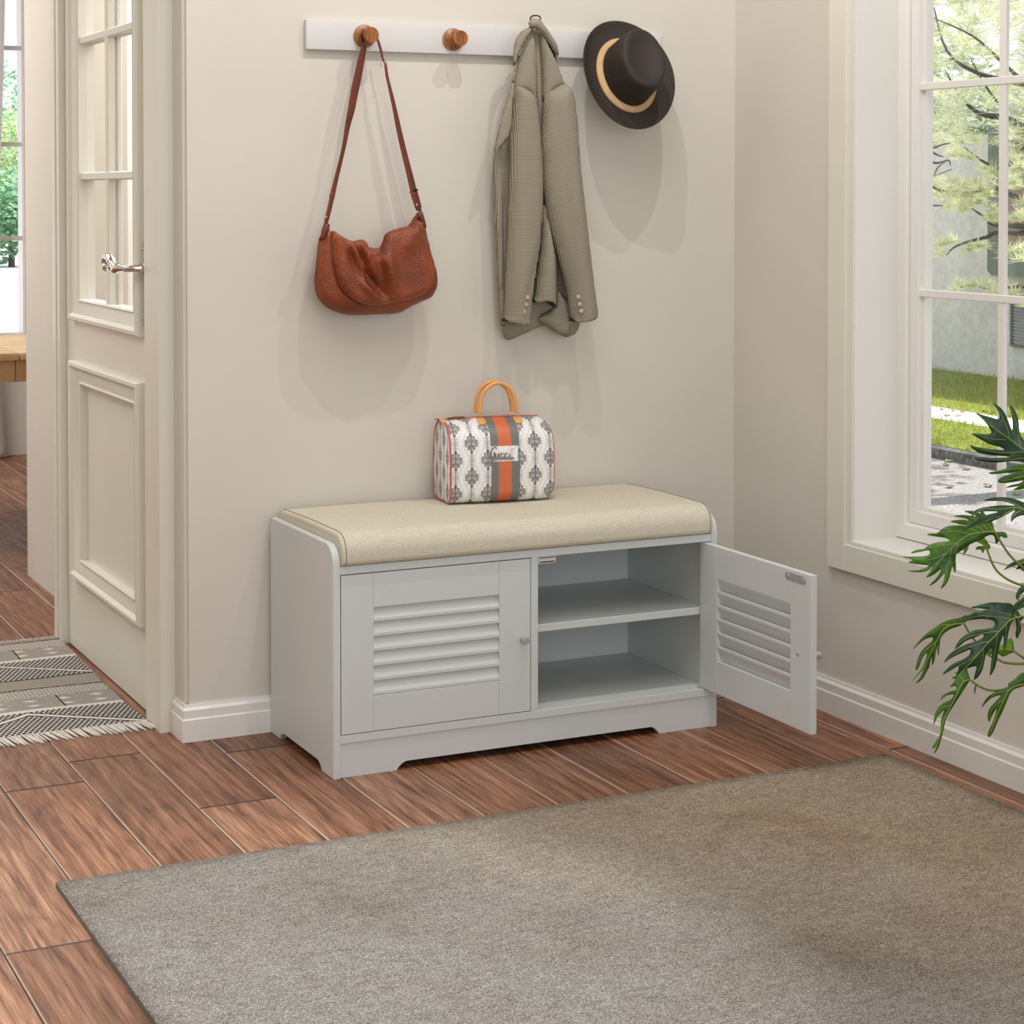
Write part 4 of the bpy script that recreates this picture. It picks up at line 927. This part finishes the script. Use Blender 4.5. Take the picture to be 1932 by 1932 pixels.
# ---- potted split-leaf plant standing beyond the right edge of the view
PL = Th('potted_plant', (1.1, -1.8, 0), 'green split-leaf houseplant arching in from the right in front of the window', 'plant')
zP = lambda x, y: (1680 + x / 5.683, 740 + y / 5.683); zL = lambda x, y: (1700 + x / 5.366, 1060 + y / 5.366)
VD = Vector((sy_, cy_, 0)); VR = Vector((cy_, -sy_, 0)); VU = Vector((0, 0, 1))
def leaf(tf, pts, rib, lobes, d, mat, bend=.10, tilt=(0, 0), sub=3):
    """one cut leaf on an upright plane at distance d, folded along its midrib and drooping towards its tip"""
    q = [atd(*tf(x, y), d) for x, y in pts]; o = q[0]
    fl = lambda p: ((p - o).dot(VR), (p - o).dot(VU))
    poly = clean(catmull([fl(p) for p in q], sub), .0012)
    rb = [fl(atd(*tf(x, y), d)) for x, y in rib]
    def rd(a, b):
        best = 1e9
        for (ax, ay), (bx, by) in zip(rb, rb[1:]):
            dx, dy = bx - ax, by - ay; t = max(0, min(1, ((a - ax) * dx + (b - ay) * dy) / (dx * dx + dy * dy + 1e-12))); best = min(best, math.hypot(ax + t * dx - a, ay + t * dy - b))
        return best
    ph = rr.uniform(0, 6)
    def P(a, b, off=0):
        r_ = rd(a, b); dd = -bend * 0 + .30 * r_ * (1 if bend > 0 else -1) - 1.6 * r_ * r_ + tilt[0] * (a - rb[0][0]) + tilt[1] * (b - rb[0][1]) + .004 * math.sin(a * 60 + ph) * math.cos(b * 50)
        return o + VR * a + VU * b + VD * (dd - off)
    V, Tt = tri2d(poly, .009)
    bm = B(); vs = [bm.verts.new(P(a, b)) for a, b in V]
    for t in Tt:
        try: bm.faces.new([vs[i] for i in t]).smooth = True
        except ValueError: pass
    lf = PL.part('leaf', bm, mat, True); md = lf.modifiers.new('thickness', 'SOLIDIFY'); md.thickness = .0009; md.offset = 1
    bm = B()
    for k, ln in enumerate([rib] + lobes):
        w = .0016 if k == 0 else .0009
        pl = lerp_path([fl(atd(*tf(x, y), d)) for x, y in ln], 4); pl = [P(a, b, .0008) for a, b in pl if True]; n_ = len(pl)
        tube(bm, pl, [w * (1 - .7 * i / (n_ - 1)) for i in range(n_)], 5)
    PL.part('vein', bm, VEIN, parent=lf)
leaf(zP, [(920, 225), (1000, 250), (1090, 275), (1155, 293), (1178, 270), (1165, 210), (1115, 125), (1190, 170), (1240, 240), (1280, 340), (1305, 405), (1320, 390), (1315, 280), (1285, 140), (1345, 200), (1380, 300), (1395, 430), (1440, 520), (1520, 600), (1600, 690), (1560, 790), (1400, 748), (1290, 748), (1150, 765), (1000, 752), (915, 720), (980, 705), (1130, 715), (1300, 702), (1200, 690), (1100, 680), (950, 650), (868, 578), (960, 598), (1100, 618), (1230, 625), (1180, 590), (1080, 565), (960, 500), (888, 450), (1000, 452), (1080, 445), (1070, 390), (1010, 310)],
     [(1590, 740), (1430, 620), (1280, 500), (1130, 400), (950, 245)], [[(1280, 500), (1240, 330), (1130, 145)], [(1400, 600), (1370, 380), (1295, 160)], [(1250, 510), (1080, 500), (910, 455)], [(1432, 640), (1180, 655), (890, 590)], [(1450, 710), (1200, 735), (935, 722)]], 4.02, LEAFD)
leaf(zP, [(1600, 790), (1500, 775), (1400, 780), (1300, 800), (1180, 840), (1068, 870), (1110, 885), (1230, 868), (1340, 855), (1420, 850), (1350, 870), (1230, 893), (1175, 925), (1158, 965), (1230, 976), (1370, 955), (1430, 950), (1380, 985), (1310, 1000), (1250, 1028), (1330, 1018), (1400, 1008), (1330, 1055), (1432, 1042), (1520, 1000), (1600, 920)],
     [(1600, 850), (1430, 900), (1200, 955)], [[(1540, 850), (1350, 820), (1100, 868)], [(1480, 930), (1400, 1000), (1345, 1045)]], 4.10, LEAFM)
leaf(zP, [(1005, 1165), (1120, 1143), (1300, 1150), (1432, 1190), (1560, 1240), (1560, 1345), (1430, 1318), (1340, 1340), (1285, 1380), (1295, 1320), (1340, 1268), (1240, 1310), (1080, 1375), (900, 1412), (745, 1450), (870, 1370), (1020, 1310), (1150, 1280), (1020, 1270), (900, 1290), (850, 1335), (880, 1275), (980, 1235), (1130, 1220), (1260, 1222), (1350, 1222), (1230, 1182), (1100, 1172)],
     [(1560, 1300), (1430, 1260), (1340, 1240), (1180, 1255), (1000, 1245), (870, 1310)], [[(1430, 1250), (1250, 1170), (1030, 1160)], [(1340, 1250), (1150, 1330), (790, 1435)], [(1400, 1270), (1330, 1310), (1295, 1365)]], 4.06, LEAFD, tilt=(.1, .6))
leaf(zP, [(1120, 1490), (1105, 1420), (1090, 1345), (1040, 1330), (1000, 1270), (985, 1312), (900, 1290), (820, 1295), (880, 1320), (940, 1345), (800, 1335), (705, 1350), (790, 1362), (865, 1388), (740, 1388), (665, 1405), (760, 1428), (840, 1445), (700, 1445), (600, 1465), (520, 1525), (470, 1530), (418, 1550), (500, 1562), (600, 1572), (640, 1600), (520, 1620), (420, 1660), (375, 1692), (300, 1705), (235, 1742), (340, 1722), (420, 1705), (430, 1740), (380, 1765), (250, 1775), (150, 1785), (250, 1808), (205, 1838), (330, 1852), (410, 1860), (300, 1908), (180, 1925), (320, 1930), (420, 1895), (460, 1850), (425, 1910), (378, 1978), (450, 1955), (540, 1900), (500, 1970), (409, 2072), (490, 2025), (575, 1940), (565, 2020), (527, 2099), (605, 2030), (655, 1900), (665, 1870), (675, 1905), (696, 1935), (705, 1850), (700, 1760), (760, 1700), (850, 1640), (960, 1590), (1040, 1540), (1090, 1530), (1115, 1560), (1130, 1625), (1162, 1590), (1180, 1542), (1220, 1562), (1256, 1555), (1232, 1505), (1170, 1495)],
     [(1120, 1495), (1000, 1500), (800, 1560), (640, 1690), (520, 1820), (400, 1960)], [[(1100, 1490), (1040, 1380), (1000, 1290)], [(1060, 1490), (950, 1370), (840, 1300)], [(1020, 1495), (880, 1410), (720, 1352)], [(960, 1510), (820, 1450), (690, 1408)], [(880, 1530), (700, 1500), (540, 1520), (440, 1548)], [(720, 1620), (500, 1660), (255, 1735)], [(600, 1730), (420, 1800), (180, 1788)], [(540, 1800), (400, 1890), (210, 1922)], [(660, 1670), (620, 1850), (535, 2080)], [(720, 1620), (700, 1780), (694, 1915)], [(1125, 1500), (1180, 1515), (1240, 1545)]], 4.12, LEAFM, tilt=(-.1, .25))
leaf(zP, [(1000, 1645), (900, 1600), (850, 1640), (830, 1690), (775, 1745), (790, 1690), (760, 1700), (800, 1640), (870, 1570), (960, 1540), (1010, 1560), (1050, 1620), (1072, 1660), (1040, 1690), (1020, 1665), (990, 1730), (970, 1690), (920, 1690), (940, 1655)],
     [(1000, 1640), (930, 1590), (860, 1620), (790, 1720)], [[(1000, 1640), (985, 1680), (990, 1720)], [(980, 1620), (1040, 1640), (1060, 1660)]], 4.14, LEAFB, tilt=(0, .3))
leaf(zL, [(1215, 550), (1180, 485), (1120, 430), (1050, 425), (960, 420), (860, 430), (720, 475), (800, 482), (900, 492), (790, 505), (710, 550), (650, 590), (590, 640), (700, 608), (820, 585), (920, 595), (955, 622), (940, 660), (860, 685), (760, 700), (660, 750), (590, 815), (553, 890), (600, 860), (660, 812), (760, 775), (835, 740), (838, 775), (760, 815), (620, 860), (510, 940), (447, 1035), (540, 970), (640, 920), (705, 895), (700, 940), (640, 990), (540, 1040), (470, 1100), (432, 1152), (520, 1110), (590, 1068), (580, 1130), (550, 1200), (610, 1130), (690, 1080), (768, 1065), (760, 1130), (750, 1205), (795, 1170), (835, 1090), (855, 1000), (875, 930), (925, 882), (932, 960), (920, 1080), (912, 1165), (955, 1110), (985, 1000), (1005, 850), (1038, 745), (1046, 830), (1050, 935), (1072, 850), (1092, 720), (1120, 625), (1160, 590), (1175, 680), (1168, 745), (1187, 785), (1225, 690), (1210, 615), (1245, 570)],
     [(1215, 555), (1100, 600), (980, 720), (820, 900), (700, 1030), (570, 1180)], [[(1180, 560), (980, 510), (760, 470)], [(1120, 585), (950, 560), (780, 560), (620, 630)], [(1000, 700), (800, 740), (640, 800), (565, 875)], [(900, 810), (720, 860), (540, 950), (458, 1025)], [(820, 900), (700, 1000), (450, 1140)], [(840, 890), (830, 1020), (765, 1180)], [(975, 740), (965, 900), (925, 1140)], [(1070, 640), (1065, 780), (1055, 910)], [(1190, 570), (1200, 660), (1190, 760)]], 3.98, LEAFD)
leaf(zL, [(640, 620), (688, 575), (690, 555), (650, 545), (600, 565), (520, 582), (440, 600), (350, 640), (270, 695), (190, 770), (107, 870), (165, 825), (235, 770), (305, 752), (305, 790), (250, 840), (190, 905), (150, 990), (130, 1080), (165, 1050), (200, 970), (248, 912), (245, 960), (200, 1050), (150, 1120), (95, 1190), (205, 1078), (190, 1120), (132, 1210), (200, 1165), (245, 1095), (275, 1050), (300, 950), (308, 1040), (332, 990), (350, 880), (385, 785), (362, 870), (372, 950), (382, 850), (392, 760), (440, 710), (520, 672), (580, 655)],
     [(640, 620), (500, 640), (400, 700), (320, 850), (240, 1010), (145, 1200)], [[(520, 640), (380, 640), (240, 740), (120, 860)], [(360, 780), (230, 900), (140, 1060)], [(385, 720), (370, 830), (370, 930)], [(340, 820), (330, 930), (312, 1020)]], 4.10, LEAFM, tilt=(.2, 0))
leaf(zL, [(700, 1195), (690, 1150), (665, 1080), (600, 1110), (545, 1132), (575, 1150), (525, 1168), (522, 1188), (555, 1192), (492, 1265), (550, 1255), (550, 1290), (440, 1325), (390, 1395), (450, 1350), (525, 1335), (500, 1380), (410, 1430), (340, 1520), (315, 1635), (360, 1560), (425, 1490), (390, 1600), (370, 1720), (300, 1830), (295, 1865), (330, 1835), (305, 1908), (352, 1850), (405, 1700), (450, 1560), (530, 1430), (600, 1340), (655, 1270)],
     [(700, 1195), (620, 1230), (520, 1400), (430, 1560), (380, 1700), (320, 1880)], [[(640, 1220), (600, 1160), (560, 1135)], [(580, 1290), (480, 1310), (400, 1385)], [(490, 1440), (400, 1480), (325, 1610)]], 4.06, LEAFM, tilt=(.15, .1))
leaf(zL, [(1300, 1200), (1245, 1130), (1160, 1190), (1090, 1230), (1080, 1265), (950, 1320), (880, 1370), (840, 1430), (818, 1480), (865, 1430), (930, 1372), (1005, 1350), (955, 1420), (900, 1490), (877, 1560), (890, 1620), (922, 1560), (965, 1490), (950, 1560), (920, 1630), (870, 1730), (885, 1765), (935, 1700), (990, 1590), (1025, 1520), (1072, 1400), (1120, 1310), (1245, 1250)],
     [(1245, 1240), (1100, 1290), (1020, 1430), (940, 1620), (885, 1750)], [[(1100, 1290), (950, 1340), (830, 1470)], [(1020, 1400), (930, 1480), (888, 1600)]], 4.04, LEAFM, tilt=(.1, 0))
leaf(zL, [(1140, 900), (1130, 788), (1080, 790), (1010, 850), (900, 890), (870, 945), (980, 930), (1035, 962), (1100, 925)], [(1140, 900), (1040, 880), (890, 930)], [[(1100, 885), (1110, 830), (1120, 795)]], 4.10, LEAFB)
leaf(zL, [(775, 1240), (765, 1290), (750, 1342), (742, 1320), (750, 1270), (765, 1240)], [(772, 1240), (748, 1335)], [], 4.07, LEAFD, sub=2)
leaf(zL, [(1300, 240), (1240, 250), (1200, 280), (1165, 350), (1185, 392), (1210, 340), (1260, 300), (1240, 360), (1170, 410), (1130, 480), (1130, 570), (1180, 500), (1300, 420)], [(1290, 300), (1180, 380)], [[(1290, 370), (1140, 540)]], 3.95, LEAFD)
leaf(zP, [(1500, 1760), (1400, 1790), (1300, 1830), (1210, 1915), (1290, 1870), (1370, 1855), (1350, 1900), (1420, 1880), (1500, 1830)], [(1500, 1790), (1220, 1905)], [], 4.12, LEAFM)
root = Vector((1.1, -1.8, .36))
def stem(tf, pts, d, r=.0026):
    q = [tuple(atd(*tf(x, y), d + .0 * i)) for i, (x, y) in enumerate(pts)]; e = Vector(q[-1])
    q += [tuple(e.lerp(root, .5) + Vector((0, 0, .03))), tuple(root)]; pl = lerp_path(q, 5); n_ = len(pl); bm = B()
    tube(bm, pl, [r * (.8 + .5 * i / n_) for i in range(n_)], 8); PL.part('stem', bm, STEM, True)
stem(zP, [(1120, 1495), (1180, 1600), (1290, 1760), (1432, 1890), (1530, 1960)], 4.1)
stem(zP, [(1000, 1640), (1040, 1700), (1090, 1830), (1160, 1935), (1280, 2020), (1420, 2075), (1540, 2110)], 4.12)
stem(zL, [(635, 620), (700, 735), (765, 815), (870, 930), (985, 990), (1060, 1022), (1245, 1032), (1400, 1015)], 4.09)
stem(zL, [(700, 1195), (800, 1265), (920, 1303), (1080, 1287), (1245, 1245), (1400, 1190)], 4.05)
stem(zL, [(1140, 900), (1245, 975), (1400, 1040)], 4.09)
stem(zL, [(1215, 552), (1290, 570), (1400, 640)], 3.98); stem(zP, [(1590, 740), (1680, 830), (1750, 1000)], 4.02); stem(zP, [(1560, 1300), (1680, 1420), (1750, 1560)], 4.06)
bm = B(); lathe(bm, [(0, 0), (.11, 0), (.125, .02), (.155, .30), (.165, .34), (.155, .345), (.145, .33), (.14, .30), (0, .30)], (1.1, -1.8, .0115), (0, 0, 1), 40); PL.part('pot', recalc(bm), plain('matte_white_ceramic', (222, 218, 210), .5), 40)
bm = B(); lathe(bm, [(0, .305), (.07, .308), (.141, .302), (.141, .29)], (1.1, -1.8, .0115), (0, 0, 1), 30); PL.part('soil', recalc(bm), plain('potting_soil', (58, 44, 34), 1, var=.3, sc=60))

# ================================================================ OUTDOORS
def slab(name, b_, mat, label, cat, kind=None):
    bm = B(); box(bm, *b_); o = link(name, bm, mat); return tag(o, label, cat, kind=kind)
Y0, Y1 = -6, 16
struct(slab('trim_3', (XR + .2, 6.2, Y0, Y1, -.6, -.364), ROAD, None, None)); bpy.data.objects['trim_3'].name = 'street_road'
slab('street_curb', (6.2, 6.30, Y0, Y1, -.6, -.302), CURB, 'dark rough stone curb between the road and the lawn', 'curb', 'structure')
slab('lawn_strip', (6.30, 7.205, Y0, Y1, -.6, -.298), GRASS, 'sunlit strip of lawn between curb and pavement', 'lawn', 'structure')
slab('street_pavement', (7.205, 7.69, Y0, Y1, -.6, -.3), WALK, 'pale concrete pavement between two lawns', 'pavement', 'structure')
slab('lawn', (7.69, 9.64, Y0, Y1, -.6, -.298), GRASS, 'lawn in front of the grey garden wall', 'lawn', 'structure')
slab('ground_beyond', (9.64, 40, Y0, Y1, -.6, -.35), GRASS, 'ground behind the garden wall', 'ground', 'structure')
rg = random.Random(11)
bm = B()
for xa, xb, n_ in ((6.30, 7.22, 9000), (7.68, 9.62, 12000)):
    for k in range(n_):
        x = rg.uniform(xa, xb); y = rg.uniform(4.0, 12); z = -.299; h = rg.uniform(.018, .045) * (1.0 if xa < 7 else 1.3); a = rg.uniform(0, 6.3); w = .004; dx, dy = math.cos(a) * w, math.sin(a) * w
        v = [bm.verts.new((x - dx, y - dy, z)), bm.verts.new((x + dx, y + dy, z)), bm.verts.new((x + rg.uniform(-.015, .015), y + rg.uniform(-.015, .015), z + h))]; bm.faces.new(v)
tag(link('grass', bm, leafm('grass_blade', (128, 142, 50), (190, 196, 100), .7, .3)), 'short green grass blades growing on the lawns outside', 'grass', kind='stuff')
GW = slab('garden_wall', (9.65, 9.9, 9.46, 26, -.4, 1.805), STUCCO, 'long low grey stuccoed garden wall across the street', 'wall')
BX = Th('building', (9.6, 7.5, -.35), 'grey green rendered house front with brown panel above the lawn', 'building')
bm = B(); box(bm, 9.62, 12, 3.0, 9.455, -.35, 1.80); BX.part('wall', bm, STUCCO)
bm = B(); prism(bm, [(9.30, 5.0, .60), (9.30, 8.97, .60), (9.62, 9.41, .62), (9.62, 5.0, .62)], (0, 0, 1.26)); BX.part('bay', recalc(bm), BLDG)
bm = B(); box(bm, 9.285, 9.30, 5.0, 8.87, .875, 1.84); BX.part('cladding', bm, BROWN)
VT = Th('louver_vent', (9.6, 9.0, .2), 'dark metal louvered vent on the house front near the lawn', 'vent')
bm = B(); ffn2 = lambda a, b, h: (9.62 - h, a, b); mitre(bm, [(8.3, 9.075, -.015, .43, 0), (8.3, 9.075, -.015, .43, .03), (8.32, 9.055, .005, .41, .03), (8.32, 9.055, .005, .41, .0)], ffn2); VT.part('frame', recalc(bm), LOUV)
bm = B()
for k in range(14): z = .02 + k * .028; prism(bm, [(9.618, 8.32, z + .012), (9.600, 8.32, z), (9.600, 8.32, z + .004), (9.618, 8.32, z + .018)], (0, .735, 0))
VT.part('slats', recalc(bm), plain('grey_louver_slats', (150, 156, 156), .5))

# pine tree: branches and needle tufts
PT = Th('pine_tree', (6.9, 4.1, -.3), 'pine tree with pale green needle tufts reaching across the window view', 'tree')
zW = lambda x, y: (1700 + x / 4.83, 200 + y / 4.83); zT = lambda x, y: (1650 + x / 6.851, y / 6.851)
def tuft(bm, c, r, n, mis):
    for k in range(n):
        th = rg.uniform(0, 2 * PI); ph_ = math.acos(rg.uniform(-.35, 1)); d_ = Vector((math.sin(ph_) * math.cos(th), math.sin(ph_) * math.sin(th), math.cos(ph_))); L_ = r * rg.uniform(.6, 1.1)
        s_ = d_.cross(Vector((rg.uniform(-1, 1), rg.uniform(-1, 1), rg.uniform(-1, 1)))).normalized() * (.0030 if L_ < .14 else .0035); b_ = c + Vector((rg.uniform(-1, 1), rg.uniform(-1, 1), rg.uniform(-.5, .5))) * r * .25
        v = [bm.verts.new(b_ - s_), bm.verts.new(b_ + s_), bm.verts.new(b_ + d_ * L_)]; f = bm.faces.new(v); f.material_index = mis if rg.random() < .75 else 1 - mis
bmn = B(); bmb = B()
tw = [(250, 680), (300, 720), (330, 800), (420, 750), (500, 790), (560, 730), (640, 740), (700, 700), (780, 640), (830, 600), (820, 700), (520, 900), (560, 950), (420, 930), (600, 900), (500, 270), (560, 310), (640, 300), (700, 330), (480, 430), (560, 460), (650, 470), (760, 560), (820, 940), (820, 1040), (860, 1000), (300, 1290), (350, 1270), (420, 1250), (490, 1240), (370, 1370), (620, 1320), (680, 1280), (730, 1265), (500, 1660), (560, 1630), (630, 1650), (720, 1630), (780, 1640), (850, 1690), (980, 440), (1040, 440), (990, 620), (1040, 660), (980, 740), (1080, 740), (1090, 540), (1060, 1030), (1100, 980), (960, 1360), (1020, 1300), (1080, 1290), (1110, 1390), (960, 1700), (1040, 1700), (1090, 1820), (1100, 880), (380, 820), (460, 700), (600, 820), (720, 760), (460, 830), (700, 870), (780, 800), (1000, 700), (1110, 620), (1150, 700), (1140, 1010), (1150, 1300), (990, 480)]
for x, y in tw:
    for j in range(2 if x > 250 and y < 1100 and rg.random() < .4 else 1): tuft(bmn, atd(*zW(x + rg.uniform(-18, 18), y + rg.uniform(-12, 12)), rg.uniform(10.6, 11.6)), rg.uniform(.07, .095), 72, 0)
for k in range(470):
    u = rg.uniform(1690, 2080); v = rg.uniform(-260, 250) if rg.random() < .93 else rg.uniform(230, 275)
    if v > 205 and (1700 + 600 / 4.83) < u < 1868: continue
    tuft(bmn, atd(u, v, rg.uniform(10.6, 13.5)), rg.uniform(.09, .16), 42, 0 if rg.random() < .7 else 1)
def br(pts, tf, d, r0, r1):
    q = [tuple(atd(*tf(x, y), d + .03 * i)) for i, (x, y) in enumerate(pts)]; pl = lerp_path(q, 4); n_ = len(pl); tube(bmb, pl, [r0 + (r1 - r0) * i / (n_ - 1) for i in range(n_)], 6)
TR = (1500, 500)
for pts, r in (([TR, (1250, 1100), (875, 1150), (780, 1195), (620, 1235), (480, 1290), (410, 1370)], .022), ([TR, (1250, 700), (875, 560), (740, 500), (570, 370)], .022), ([(1250, 1100), (860, 1080), (770, 1020), (640, 930)], .018), ([TR, (1200, 860), (870, 750), (640, 790), (390, 780), (240, 700), (150, 580), (60, 500)], .018), ([(1250, 1600), (1121, 1640), (940, 1660), (870, 1690), (700, 1640), (540, 1650)], .016), ([TR, (1330, 1300), (1250, 1600)], .03), ([(1500, 420), (1300, 330), (1121, 210), (950, 110), (700, 60), (520, -120), (400, -330)], .035), ([(0, 400), (150, 385), (300, 378), (380, 350), (450, 338)], .012), ([(60, 370), (150, 392), (260, 410), (330, 445), (385, 462)], .012), ([(40, 500), (150, 488), (320, 520), (430, 495), (450, 540)], .010), ([(300, 640), (335, 560), (400, 510)], .006), ([(300, 640), (380, 608), (462, 575)], .005), ([(60, 850), (150, 880), (260, 905), (380, 908)], .010), ([(170, 880), (230, 900), (290, 942)], .007), ([(1500, -100), (1121, -200), (700, -300), (420, -500), (300, -900)], .022), ([(1121, -210), (900, -420), (650, -640), (300, -800)], .014), ([(880, -30), (760, -200), (640, -420)], .01), ([(1121, 380), (1060, 420), (1000, 470)], .01)): br(pts, zW, 11.1, r, .003)
tk = atd(*zW(*TR), 11.2); tube(bmb, lerp_path([(tk.x + .25, tk.y - .3, -.32), (tk.x + .1, tk.y - .15, .4), tuple(tk), (tk.x - .1, tk.y + .1, 2.4), (tk.x, tk.y, 4.2)], 5), [.16 - .005 * i for i in range(21)], 12)
PT.part('branches', bmb, BARK, True); tag(PT.part('needles', bmn, [NEEDLE, NEEDLE2]), None, None, kind='stuff')
# shrubs and trees behind the garden wall, each its own
def cloud(bm, c, rx, ry, rz, n, s, flat=.5):
    for k in range(n):
        d_ = Vector((rg.gauss(0, 1), rg.gauss(0, 1), rg.gauss(0, 1))).normalized() * rg.uniform(.55, 1); p = Vector(c) + Vector((d_.x * rx, d_.y * ry, d_.z * rz)); a = Vector((rg.uniform(-1, 1), rg.uniform(-1, 1), rg.uniform(-flat, flat))).normalized(); b_ = a.orthogonal().normalized(); q = s * rg.uniform(.6, 1.4)
        bm.faces.new([bm.verts.new(p + a * q), bm.verts.new(p + b_ * q * .5), bm.verts.new(p - a * q), bm.verts.new(p - b_ * q * .5)])
for i, (x, y, z, r) in enumerate(((11.7, 14.4, 1.9, 1.1), (11.5, 11.6, 1.8, 1.0), (14.2, 9.4, 2.6, 1.3), (15.4, 13.4, 3.0, 1.5), (14.6, 6.0, 2.8, 1.4), (15.2, 17.6, 3.0, 1.6))):
    lb = ['farthest left grey green tree behind the garden wall', 'low bushy shrub just behind the garden wall', 'rounded tree rising behind the house front', 'tall pale tree between the shrub and the sky', 'leafy tree at the right behind the house front', 'large tree far behind the garden wall at left'][i]
    t_ = Th('garden_tree', (x, y, -.35), lb, 'tree', 'trees behind the garden wall'); bm = B()
    for k in range(5): cloud(bm, (x + rg.uniform(-.5, .5) * r, y + rg.uniform(-.5, .5) * r, z + rg.uniform(-.4, .5) * r), r * .6, r * .6, r * .5, 700, .07)
    t_.part('foliage', bm, BUSHM); bm = B(); tube(bm, [(x, y, -.34), (x + .05, y, z * .5), (x, y, z)], [.09, .06, .03], 8); tube(bm, [(x, y, z * .3), (x - .1, y + .3, z * .8)], [.04, .02], 6); t_.part('trunk', bm, plain('pale_trunk', (190, 184, 168), .9))
# fallen leaves, one object each
def fallen(u, v, z, mat, label, group, s):
    p = on(u, v, 'z', z); bm = B(); n = 9; c = bm.verts.new((0, 0, .35 * s)); ring_ = [bm.verts.new((math.cos(2 * PI * k / n) * s * (1 if k % 2 else .62), math.sin(2 * PI * k / n) * s * .8 * (1 if k % 2 else .62), s * rg.uniform(.02, .5))) for k in range(n)]
    for k in range(n): bm.faces.new((c, ring_[k], ring_[(k + 1) % n]))
    o = link('fallen_leaf', bm, mat); md = o.modifiers.new('t', 'SOLIDIFY'); md.thickness = .0015; o.location = (p.x, p.y, z + .001); o.rotation_euler = (0, 0, rg.uniform(0, 6)); tag(o, label, 'leaf', group)
LB = plain('dry_brown_leaf', (104, 78, 52), .9, var=.3, sc=50); LR = plain('rusty_leaf', (188, 84, 46), .8, var=.3, sc=50); LG = plain('fresh_green_leaf', (120, 158, 70), .7, var=.2, sc=50)
for (x, y) in ((285, 733), (380, 705), (330, 1062), (630, 1025), (1045, 1015), (1310, 1490), (597, 790)): fallen(*zP(x, y), -.364, LB, 'dry brown leaf lying on the grey road outside the window', 'brown leaves on the road', .038)
for (x, y) in ((430, 690), (565, 698), (838, 738), (975, 755), (812, 832)): fallen(*zP(x, y), -.364, LR, 'rusty orange leaf lying on the road near the curb', 'orange leaves on the road', .030)
for (x, y) in ((350, 712), (705, 718), (625, 750), (375, 780), (1350, 1100)): fallen(*zP(x, y), -.364, LG, 'fresh green leaf lying on the road outside the window', 'green leaves on the road', .034)
for (x, y) in ((335, 215), (295, 190), (665, 205), (765, 216), (1083, 238), (560, 192), (730, 262), (603, 258), (1270, 262), (1020, 215)): fallen(*zP(x, y), -.3, LR if x in (665, 295, 765) else LB, 'small dry leaf lying on the pale concrete pavement', 'leaves on the pavement', .030)
# unseen eave added to keep the sun off the window
bm = B(); box(bm, XR + .2, 3.1, -6, 1.6, 2.72, 2.80); box(bm, 3.06, 3.12, -6, 1.6, 2.66, 2.84); struct(link('added_sun_eave', bm, TRIM))
# garden seen through the far window
bm = B(); prism(bm, [(-9, YF + .16, -.4), (1.2, YF + .16, -.4), (14, 60, -.4), (-9, 60, -.4)], (0, 0, .35)); tag(link('terrace', recalc(bm), gravel('pale_lilac_paving', (196, 190, 206), (226, 222, 232), 8, .2)), 'pale terrace paving outside the far window', 'terrace', kind='structure')
for i, (x, y, r, mt) in enumerate(((5.75, 31.5, 1.1, 0), (6.2, 35.5, 1.7, 1), (7.9, 43, 2.6, 0), (4.1, 31, 1.0, 1))):
    t_ = Th('garden_shrub', (x, y, -.05), ['low lime and teal shrub nearest outside the far window', 'tall teal green shrub behind the low one outside the far window', 'pale tree farthest away outside the far window', 'small bush leftmost outside the far window'][i], 'shrub'); bm = B()
    for k in range(6): cloud(bm, (x + rg.uniform(-.5, .5) * r, y + rg.uniform(-.4, .4) * r, .15 + r * .75 + rg.uniform(-.5, .5) * r), r * .6, r * .6, r * .5, 420, .075)
    t_.part('foliage', bm, [leafm('teal_leaf_%d' % i, (70, 148, 124), (170, 214, 160), .6, .3), leafm('lime_leaf_%d' % i, (110, 170, 110), (214, 228, 150), .6, .3)][mt]); bm = B(); tube(bm, [(x, y, -.05), (x, y, r)], [.06, .02], 6); t_.part('stem', bm, BARK)
S.view_settings.view_transform = 'Standard'; S.view_settings.look = 'None'; S.view_settings.gamma = 1; S.view_settings.use_curve_mapping = False; S.view_settings.exposure = -.24
